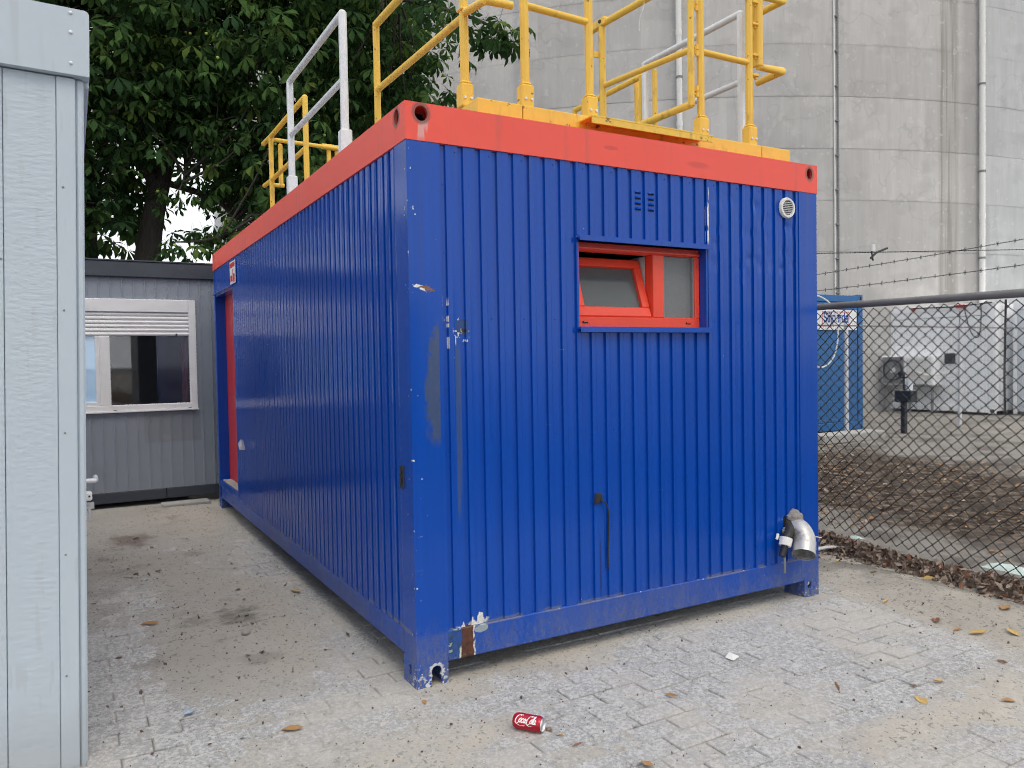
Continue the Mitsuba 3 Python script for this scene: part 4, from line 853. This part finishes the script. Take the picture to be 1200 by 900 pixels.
# single leaves on the sand
single = [(3.04, .34, 1, .09, 'tan leaf on the sand nearest the right foot of the blue container'), (2.92, 0, 1, .10, 'small yellow leaf on the sand between the container foot and the fence'), (3.11, -.22, 1, .12, 'long yellow leaf lying against the edge of the dead leaf bank'),
 (2.59, -.31, 1, .11, 'pale yellow leaf on the near slope of the sand mound'), (2.53, -.63, 2, .16, 'large red brown leaf at the foot of the sand mound'), (2.83, -.80, 0, .16, 'long orange leaf high on the sand mound at the right'),
 (2.50, -.75, 0, .10, 'orange brown leaf on the edge of the paving below the sand mound'), (2.52, -.84, 1, .14, 'yellow leaf on the paving edge near the right frame edge'), (2.61, -.95, 1, .12, 'big crumpled yellow leaf at the right edge of the picture'),
 (2.28, -1.08, 2, .11, 'narrow red brown leaf on bare pavers at the far right'), (1.89, -1.31, 0, .10, 'orange leaf lowest at the right edge of the picture'), (1.63, -1.13, 1, .11, 'curved yellow leaf on pavers right of the middle foreground'),
 (1.85, -1.06, 1, .13, 'yellow and brown leaf on a small patch of sand at right'), (1.73, -1.03, 2, .07, 'small brown leaf beside the yellow and brown one'), (1.43, -.90, 0, .07, 'curled orange leaf standing up on the pavers in the right foreground'),
 (.30, -.72, 2, .045, 'small dark brown leaf on the sand patch just in front of the drink can'), (.285, -.63, 0, .04, 'orange scrap of leaf right in front of the drink can'), (.42, -.95, 0, .07, 'orange brown leaf at the bottom edge of the picture'), (.84, -.59, 0, .07, 'tan leaf on pavers right of the drink can'),
 (-.08, 1.66, 1, .10, 'yellow leaf beside the long blue wall'), (-.53, -.08, 0, .09, 'rusty orange leaf on the sand left of the corner foot'), (-.88, 1.5, 0, .12, 'tan leaf in the passage near the pale grey cabin'), (-.02, -.12, 0, .05, 'tan leaf scrap left of the corner foot')]
for i, (x, y, m, z, lab) in enumerate(single):
    r = np.random.default_rng(200+i); tt = lt*[1, .55+.3*(i % 3), 1.0]
    curl = 1.1 if 'curled' in lab else .12
    R = euler(np.array(r.normal(0, .2)), np.array(-curl if curl > 1 else r.normal(0, .08)), np.array(r.uniform(0, 6.28) if i not in (3, 5) else .2))*z*(.62 if x > 1 else 1)
    hz = float(max(sand_h(np.array([[x]]), np.array([[y]]))[0, 0], 0))
    v2, f2 = trimesh.remesh.subdivide(tt, lf)
    v2 = v2@R.T; v2[:, 2] += -v2[:, 2].min()+.001
    k = put('fallen_leaf', T(v2+[x, y, hz], f2), DRY[m], True); labels[k] = {'label': lab, 'category': 'leaf', 'group': 'fallen leaves on the ground'}
dark = [(3.13, .28), (2.59, -.5), (1.93, -.46), (2.09, -.75), (-.95, .9), (-1.01, 1.37), (-1.01, 1.15), (-1.12, 1.94), (-.87, 3.65), (-.79, 3.73), (-1.0, 3.16), (-.81, 2.52), (-.87, 2.58), (-.26, 1.23), (-.84, .7), (-.4, 1.01), (-.75, -.04), (-.98, .58)]
dpos = []
for (x, y) in dark:
    for _ in range(9 if x < 0 and y > 2.2 else 2): dpos.append((x+rng.normal(0, .05 if y < 3 else .12), y+rng.normal(0, .03), .014))
for _ in range(110): dpos.append((rng.uniform(-1.15, 0), rng.uniform(.2, 5.2), .013))
dpos = np.array(dpos); dpos[:, 2] = np.maximum(sand_h(dpos[:, 0], dpos[:, 1]), 0)+.004
put('dark_debris', leafscatter(dpos, rng.gamma(2, .010, len(dpos)).clip(.006, .055), 77, .3), DRY[3], kind='stuff', label='dark scraps of bark and leaf strewn along the passage', category='debris')
# grit
N = 6500; gx = rng.uniform(-1.2, 3.2, N); gy = rng.uniform(-1.7, 3.5, N); kp = ~((gx > .05) & (gx < 2.4) & (gy > .1)); gx, gy = gx[kp], gy[kp]
gz = np.maximum(sand_h(gx, gy), -.002); cb = trimesh.creation.icosphere(0, 1.0)
gs = rng.gamma(2.2, .0011, len(gx))+.0008; Rg = euler(*(rng.uniform(0, 6, len(gx)) for _ in range(3)))@(np.eye(3)*[1, .7, .5])*gs[:, None, None]
gp = np.c_[gx, gy, gz+gs*.3]; hf = len(gx)//2
put('grit', batch(cb.vertices, cb.faces, Rg[:hf], gp[:hf]), DRY[3], kind='stuff', label='fine dark grit scattered over sand and pavers', category='grit')
put('grit__pale_grains', batch(cb.vertices, cb.faces, Rg[hf:], gp[hf:]), 'concrete_grey')
def pebble(x, y, s, m, lab, cat_='stone', sq=.7):
    p = trimesh.creation.icosphere(2, 1.0); v = p.vertices; p.vertices = v*(1+.5*(meshkit.fbm(v*1.6+x*7, 3)-.5)[:, None])*np.array([s, s*.85, s*sq])+[x, y, s*sq*.7+max(0, float(sand_h(np.array([[x]]), np.array([[y]]))[0, 0]))]
    k = put('pebble' if cat_ == 'stone' else cat_, p, m, True); labels[k] = {'label': lab, 'category': cat_}
pebble(-.48, 1.05, .022, 'concrete_grey', 'pale round pebble in the dark stain of the passage')
pebble(.275, -.575, .011, DRY[5], 'small brown pebble touching the end of the drink can')
def scrap(k, pts, m, lab, c):
    v = np.array(pts); n = len(v); c0 = v.mean(0)+[0, 0, .008]; kk = put(k, T(np.vstack([v, c0]), [[i, (i+1) % n, n] for i in range(n)]), m); labels[kk] = {'label': lab, 'category': c}
scrap('paper_scrap', [(1.31, -.46, .006), (1.36, -.45, .012), (1.37, -.42, .006), (1.34, -.405, .02), (1.30, -.42, .01)], 'white_plastic', 'torn white paper scrap on the pavers in front of the blue wall', 'paper')
scrap('plastic_scrap', [(-.865, .243, .014), (-.835, .24, .017), (-.82, .265, .014), (-.85, .272, .019)], 'scrap_blue', 'flat pale blue plastic scrap near the pale grey cabin', 'plastic')
def crumple(k, x, y, sx, sy, h, seed, lab):
    S = sheet(x-sx, x+sx, y-sy, y+sy, sx/9, sy/9, lambda X, Y: .05+h*(meshkit.fbm(P3(X-x, Y-y, 8)+seed, 3)-.2)*np.clip(1.2-((X-x)/sx)**2-((Y-y)/sy)**2, 0, 1)); kk = put(k, S, 'mint_plastic', 25); labels[kk] = {'label': lab, 'category': 'plastic'}
crumple('plastic_sheet', 3.66, -.38, .09, .12, .07, 3, 'crumpled mint green plastic sheet in the leaves at the right edge')
crumple('plastic_sheet', 3.60, .64, .045, .055, .06, 8, 'small pale green plastic crumple in the leaf bank beside the container')
put('white_strap', tube(spline([(2.75, .55, .03), (3.2, .58, .045), (3.38, .52, .03), (3.45, .44, .02)]), .012, 6), 'white_plastic', 40, label='white plastic strap end poking out beside the container foot', category='strap')

# ------------------------------------------------------------------ things beyond the fence
K = 'blue_storage_container'
thing(K, 'bright blue storage container with white name board, far behind the fence', 'container')
bx0, bx1, by = 8.60, 11.10, 6.05
put(K+'__body', box(bx0+.03, bx1-.03, by+.04, by+6, .12, 2.38), 'far_blue_paint')
put(K+'__end_frame', cat(box(bx0, bx0+.13, by, by+.12, 0, 2.42, .008), box(bx1-.13, bx1, by, by+.12, 0, 2.42, .008), box(bx0+.1305, bx1-.1305, by, by+.1, 2.28, 2.40, .008), box(bx0+.1305, bx1-.1305, by, by+.1, .04, .18, .008), box(bx1-.10, bx1, by+.1205, by+5.9, 2.3, 2.42, .008)), 'far_blue_paint')
put(K+'__door', cat(box(bx0+.14, (bx0+bx1)/2-.005, by+.015, by+.0395, .19, 2.27, .004), box((bx0+bx1)/2+.005, bx1-.14, by+.015, by+.0395, .19, 2.27, .004)), 'far_blue_paint')
for z in (2.31, .04): put(K+'__corner_hole', box(bx1-.085, bx1-.045, by-.002, by+.001, z, z+.075), 'dark_hole')
sb = (9.45, 10.905)
put(K+'__name_board', box(sb[0], sb[1], by-.02, by-.006, 1.79, 2.14, .003), 'sign_white', label='white name board with blue lettering')
tm = text_mesh('Slijperda', .165, .004, True); ex = tm.bounds; wd_ = ex[1][0]-ex[0][0]; tm.apply_scale((.645/wd_, 1, 1)); tm.apply_transform(trimesh.transformations.rotation_matrix(math.pi/2, (1, 0, 0))); tm.apply_translation((10.03-tm.bounds[0][0], by-.0205-tm.bounds[1][1], 1.927))
put(K+'__name_board__lettering', tm, 'sign_blue')
for (a, b, c, d) in ((9.995, 10.70, 2.098, 2.110), (9.995, 10.30, 1.852, 1.864), (9.995, 10.007, 1.8645, 2.0975), (10.688, 10.70, 1.97, 2.0975), (10.668, 10.70, 1.88, 1.91)):
    put(K+'__name_board__border', box(a, b, by-.0225, by-.0205, c, d), 'sign_red')
put('white_cable', tube(spline([(9.4, 5.85, 2.36), (9.75, 5.85, 2.33), (10.05, 5.85, 2.15), (10.16, 5.84, 1.75), (10.06, 5.84, 1.35), (9.8, 5.85, 1.16), (9.5, 5.85, 1.2)]), .013, 8), 'white_plastic', 40, label='white cable hanging in a loop in front of the blue storage container', category='cable')
put('kerb_block', box(8.8, 10.3, 5.05, 5.42, -.02, .12, .015), 'concrete_grey', label='long pale concrete block on the ground before the blue storage container', category='block')
# white refrigerated units
Rf = 'reefer_container'
thing(Rf, 'white refrigerated container end with grey cooling fan', 'container', None)
rx = 16.2
put(Rf+'__body', box(rx+.05, rx+6, 6.55, 9.2, .08, 2.42, .01), 'reefer_white')
put(Rf+'__end_frame', cat(box(rx, rx+.049, 6.55, 6.70, .02, 2.45, .006), box(rx, rx+.049, 9.05, 9.2, .02, 2.45, .006), box(rx, rx+.049, 6.701, 9.049, 2.33, 2.45, .006), box(rx, rx+.049, 6.701, 9.049, .04, .16, .006)), 'reefer_white')
put(Rf+'__panel', cat(box(rx+.02, rx+.048, 7.35, 9.04, 1.66, 2.32, .004), box(rx+.02, rx+.048, 7.35, 9.04, .9, 1.65, .004), box(rx+.015, rx+.048, 6.71, 7.33, .17, 2.32, .004)), 'reefer_white')
put(Rf+'__seam', cat(box(rx+.012, rx+.0195, 6.75, 8.9, 2.17, 2.185), box(rx+.01, rx+.0145, 7.325, 7.345, .9, 2.3)), 'machine_grey')
for y in (6.62, 9.12): put(Rf+'__corner_hole', box(rx-.003, rx+.002, y-.04, y+.04, .05, .12), 'dark_hole')
cu = Rf+'__cooling_unit'
put(cu+'__housing', box(rx-.36, rx-.001, 7.72, 9.02, .63, 1.32, .02), 'reefer_white')
put(cu+'__fan_panel', box(rx-.372, rx-.361, 8.44, 8.99, .66, 1.29, .01), 'machine_grey')
fr = lathe([(.25, 0), (.25, .02), (.22, .02), (.22, .005)], 32); fr.apply_transform(trimesh.transformations.rotation_matrix(-math.pi/2, (0, 1, 0))); fr.apply_translation((rx-.373, 8.71, .98)); put(cu+'__fan_ring', fr, 'anthracite', 40)
hb = trimesh.creation.cylinder(.07, .02, 20); hb.apply_transform(trimesh.transformations.rotation_matrix(math.pi/2, (0, 1, 0))); hb.apply_translation((rx-.385, 8.71, .98)); put(cu+'__fan_hub', hb, 'white_plastic', 40)
put(cu+'__stand', cat([box(rx-.34, rx-.30, y, y+.04, 0, .59) for y in (7.75, 8.3, 8.95)]+[box(rx-.36, rx-.02, 7.72, 9.02, .595, .628)]), 'machine_grey')
put(cu+'__duct', cat(box(rx-.365, rx-.361, 7.78, 8.38, .70, 1.25, .001), box(rx-.42, rx-.366, 7.9, 8.1, .66, .80, .01), tube(spline([(rx-.40, 8.3, .9), (rx-.44, 8.1, .95), (rx-.40, 7.8, .86), (rx-.1, 7.6, .9)]), .02, 8)), 'white_plastic')
put(Rf+'__junction_box', box(rx-.12, rx-.001, 7.42, 7.62, 1.12, 1.36, .015), 'anthracite')
for (y, lab) in ((8.42, ''), (7.30, '')): put(Rf+'__red_socket', box(rx-.06, rx-.001, y-.11 if y < 8 else y-.05, y+.09 if y < 8 else y+.04, 2.37, 2.44, .01), 'sign_red')
put(Rf+'__cable', cat(tube(spline([(rx-.05, 7.2, 2.4), (rx-.08, 7.12, 2.1), (rx-.07, 7.0, 1.75), (rx-.06, 6.86, 1.74), (rx-.06, 6.82, 2.2), (rx-.05, 6.84, 2.44)]), .012, 6), tube([(rx-.05, 8.5, 2.43), (rx-.05, 7.5, 2.40), (rx-.05, 6.6, 2.44)], .014, 6)), 'black_rubber', 40)
R2 = 'reefer_container_001'
thing(R2, 'pale bluish grey container at the far right edge behind the fences', 'container')
put(R2+'__body', box(16.65, 22, 3.7, 6.38, .06, 2.40, .02), 'reefer_grey')
put(R2+'__panel', cat([box(16.62, 16.6495, 3.85+.62*i, 3.85+.62*i+.6, .2, 2.27, .004) for i in range(4)]), 'reefer_grey')
put(R2+'__end_frame', cat(box(16.60, 16.6495, 6.33, 6.40, .02, 2.43, .005), box(16.60, 16.6495, 3.7, 6.3295, 2.28, 2.43, .005)), 'reefer_white')
put('hanging_hose', tube(spline([(16.45, 6.47, 2.5), (16.42, 6.47, 1.5), (16.38, 6.46, .8), (16.42, 6.47, .02)]), .024, 8), 'black_rubber', 40, label='black hose hanging in the gap between the two pale containers', category='hose')
# metal panel fence
M2 = 'panel_fence'
thing(M2, 'grey welded wire panel fence in front of the pale containers', 'fence')
P0, P1 = np.array([8.3, 5.50]), np.array([16.25, 5.72]); pd = P1-P0; ln = np.linalg.norm(pd); pd = pd/ln
pq = lambda s, z, o=0: (P0[0]+pd[0]*s-pd[1]*o, P0[1]+pd[1]*s+pd[0]*o, z)
ms = [tube([pq(s, .05), pq(s, 1.90)], .0012, 4, False) for s in np.arange(.05, ln, .05)]
ms += [tube([pq(0, z, -.004), pq(ln, z, -.004)], .0015, 4, False) for z in (.1, .3, .6, .9, 1.2, 1.5)]
put(M2+'__wire_panel', cat(ms), 'machine_grey', kind='stuff')
put(M2+'__top_wire', cat(tube([pq(0, 1.84, -.006), pq(ln, 1.84, -.006)], .014, 6)), 'fence_pipe', 40)
for s in (1.72, 5.10, 7.85): put(M2+'__post', cat(tube([pq(s, -.05, .03), pq(s, 1.88 if s < 7 else 1.9, .03)], .036, 12)), 'galvanised_steel', 40)
# dark post box
D = 'machine_post'
thing(D, 'dark post carrying a wide black box on the dirt beyond the fence', 'post')
DX, DY = 11.34, 5.43
put(D+'__post', box(DX-.04, DX+.04, DY-.04, DY+.04, -.02, .525, .006), 'anthracite')
put(D+'__box', box(DX-.09, DX+.09, DY-.19, DY+.12, .5255, .715, .012), 'anthracite')
put(D+'__lid', box(DX-.10, DX+.10, DY-.20, DY+.13, .7155, .735, .006), 'machine_grey')
put(D+'__tap', cat(tube([(DX, DY, .735), (DX, DY, 1.05)], .016, 8), box(DX-.04, DX+.04, DY-.01, DY+.09, .98, 1.05, .01), tube([(DX, DY-.06, .95), (DX, DY+.08, .95)], .014, 8)), 'anthracite', 40)
put('plastic_tub', lathe([(.0, 0), (.05, 0), (.06, .16), (.055, .16), (.045, .01)], 18).apply_translation((DX-.01, DY-.11, .7355)), 'reefer_grey', 40, label='small pale plastic tub standing on the black box of the dark post', category='tub')
# weeds at the silo foot
r = np.random.default_rng(5); n = 260; ang = r.uniform(0, 6.28, n)
wp = np.c_[r.normal(13.6, .35, n), r.normal(9.2, .3, n), r.uniform(.02, .45, n)]
put('weeds', leafscatter(wp, r.uniform(.10, .28, n), 90, .9), LEAVES[1], kind='stuff', label='green weeds growing at the foot of the silo', category='weeds')

# ------------------------------------------------------------------ the drink can
Cn = 'drink_can'
thing(Cn, 'red drink can with white script lettering lying on its side on the pavers', 'can')
CR, CL = .0285, .118
prof = [(0, .004), (.014, .002), (.019, 0), (.021, .001), (.0255, .007), (CR, .014)]+[(CR, .018+.0081*i) for i in range(10)]+[(CR, .099), (.0272, .104), (.0237, .1105)]
cb_ = lathe(prof, 48); v = cb_.vertices
dn = .004*np.exp(-((v[:, 2]-.05)/.02)**2)*np.clip(v[:, 1]/CR, 0, 1)**4; cb_.vertices = v-np.c_[v[:, 0]*0, dn, dn*0]
end = lathe([(.0237, .1105), (.0240, .1135), (.0235, .1145), (.0225, .1135), (.0211, .109), (.0, .109)], 40)
tab = cat(box(-.008, .012, -.006, .006, .1095, .111, .0004), box(-.020, -.009, -.007, .007, .1088, .1095))
def stroke(pts, w):
    s = spline(pts, 7); d = np.gradient(s, axis=0); nn = np.c_[-d[:, 1], d[:, 0]]; nn /= np.linalg.norm(nn, axis=1, keepdims=True)+1e-9
    ww = w*(.55+.75*np.abs(d[:, 1])/(np.linalg.norm(d, axis=1)+1e-9)); a, b = s+nn*ww[:, None]/2, s-nn*ww[:, None]/2
    n = len(s); return np.vstack([a, b]), [[i, i+1, n+i] for i in range(n-1)]+[[i+1, n+i+1, n+i] for i in range(n-1)]
def bigC(x): return [[(x+.165, .30), (x+.15, .36), (x+.10, .37), (x+.03, .27), (x-.01, .10), (x+.01, -.06), (x+.07, -.10), (x+.15, -.03)], [(x+.10, .37), (x+.19, .40), (x+.26, .33)]]
def o_(x): return [[(x+.055, .18), (x+.015, .13), (x+.0, .04), (x+.03, -.03), (x+.075, .02), (x+.09, .12), (x+.055, .18), (x+.10, .20)]]
def c_(x): return [[(x+.085, .14), (x+.06, .185), (x+.015, .12), (x+.0, .04), (x+.03, -.03), (x+.09, .02)]]
def a_(x): return [[(x+.085, .15), (x+.05, .185), (x+.01, .11), (x+.0, .03), (x+.025, -.03), (x+.07, .04), (x+.10, .17)], [(x+.10, .17), (x+.085, .04), (x+.10, -.025), (x+.135, .01)]]
def l_(x): return [[(x+.0, .06), (x+.06, .20), (x+.09, .36), (x+.06, .39), (x+.03, .24), (x+.02, .06), (x+.035, -.02), (x+.07, .0)]]
L_ = bigC(.0)+o_(.155)+c_(.265)+a_(.365)+[[(.475, .10), (.53, .12)]]+bigC(.54)+o_(.695)+l_(.795)+a_(.865)+[[(.07, -.10), (.2, -.17), (.36, -.19), (.50, -.15)], [(.60, -.10), (.70, -.155), (.85, -.13)]]
SV, SF, of = [], [], 0
for st in L_:
    p_ = [(q[0]+.18*q[1], q[1]) for q in st]; vv, ff_ = stroke(p_, .034); SV.append(vv); SF += [[a+of for a in t] for t in ff_]; of += len(vv)
SV = np.vstack(SV); zc = .016+SV[:, 0]*.079; th = (SV[:, 1]-.12)*.070/CR
script = T(np.c_[(CR+.0005)*np.sin(th), (CR+.0005)*np.cos(th)*1.0, zc], SF)
script.vertices[:, 1] -= .004*np.exp(-((script.vertices[:, 2]-.05)/.02)**2)*np.clip(script.vertices[:, 1]/CR, 0, 1)**4-.0002
# can axis z -> along the ground, lettering side (+y of the can) turned to the viewer and up
ax = np.array([.60, -.80, 0.0]); view = np.array([-.52, -.86, 0.0]); view -= ax*(ax@view); view /= np.linalg.norm(view)
fy = view*math.cos(math.radians(38))+np.array([0, 0, 1])*math.sin(math.radians(38)); fx = np.cross(fy, ax)
Rc = np.stack([fx, fy, ax], 1); base = np.array([.178, -.492, CR+.003])
for nm, m, b, sm in (('body', cb_, 'can_red', 40), ('end', end, 'aluminium', 40), ('end__tab', tab, 'aluminium', False), ('lettering', script, 'can_white', False)):
    m.vertices = m.vertices@Rc.T+base; put(f'{Cn}__{nm}', m, b, sm)
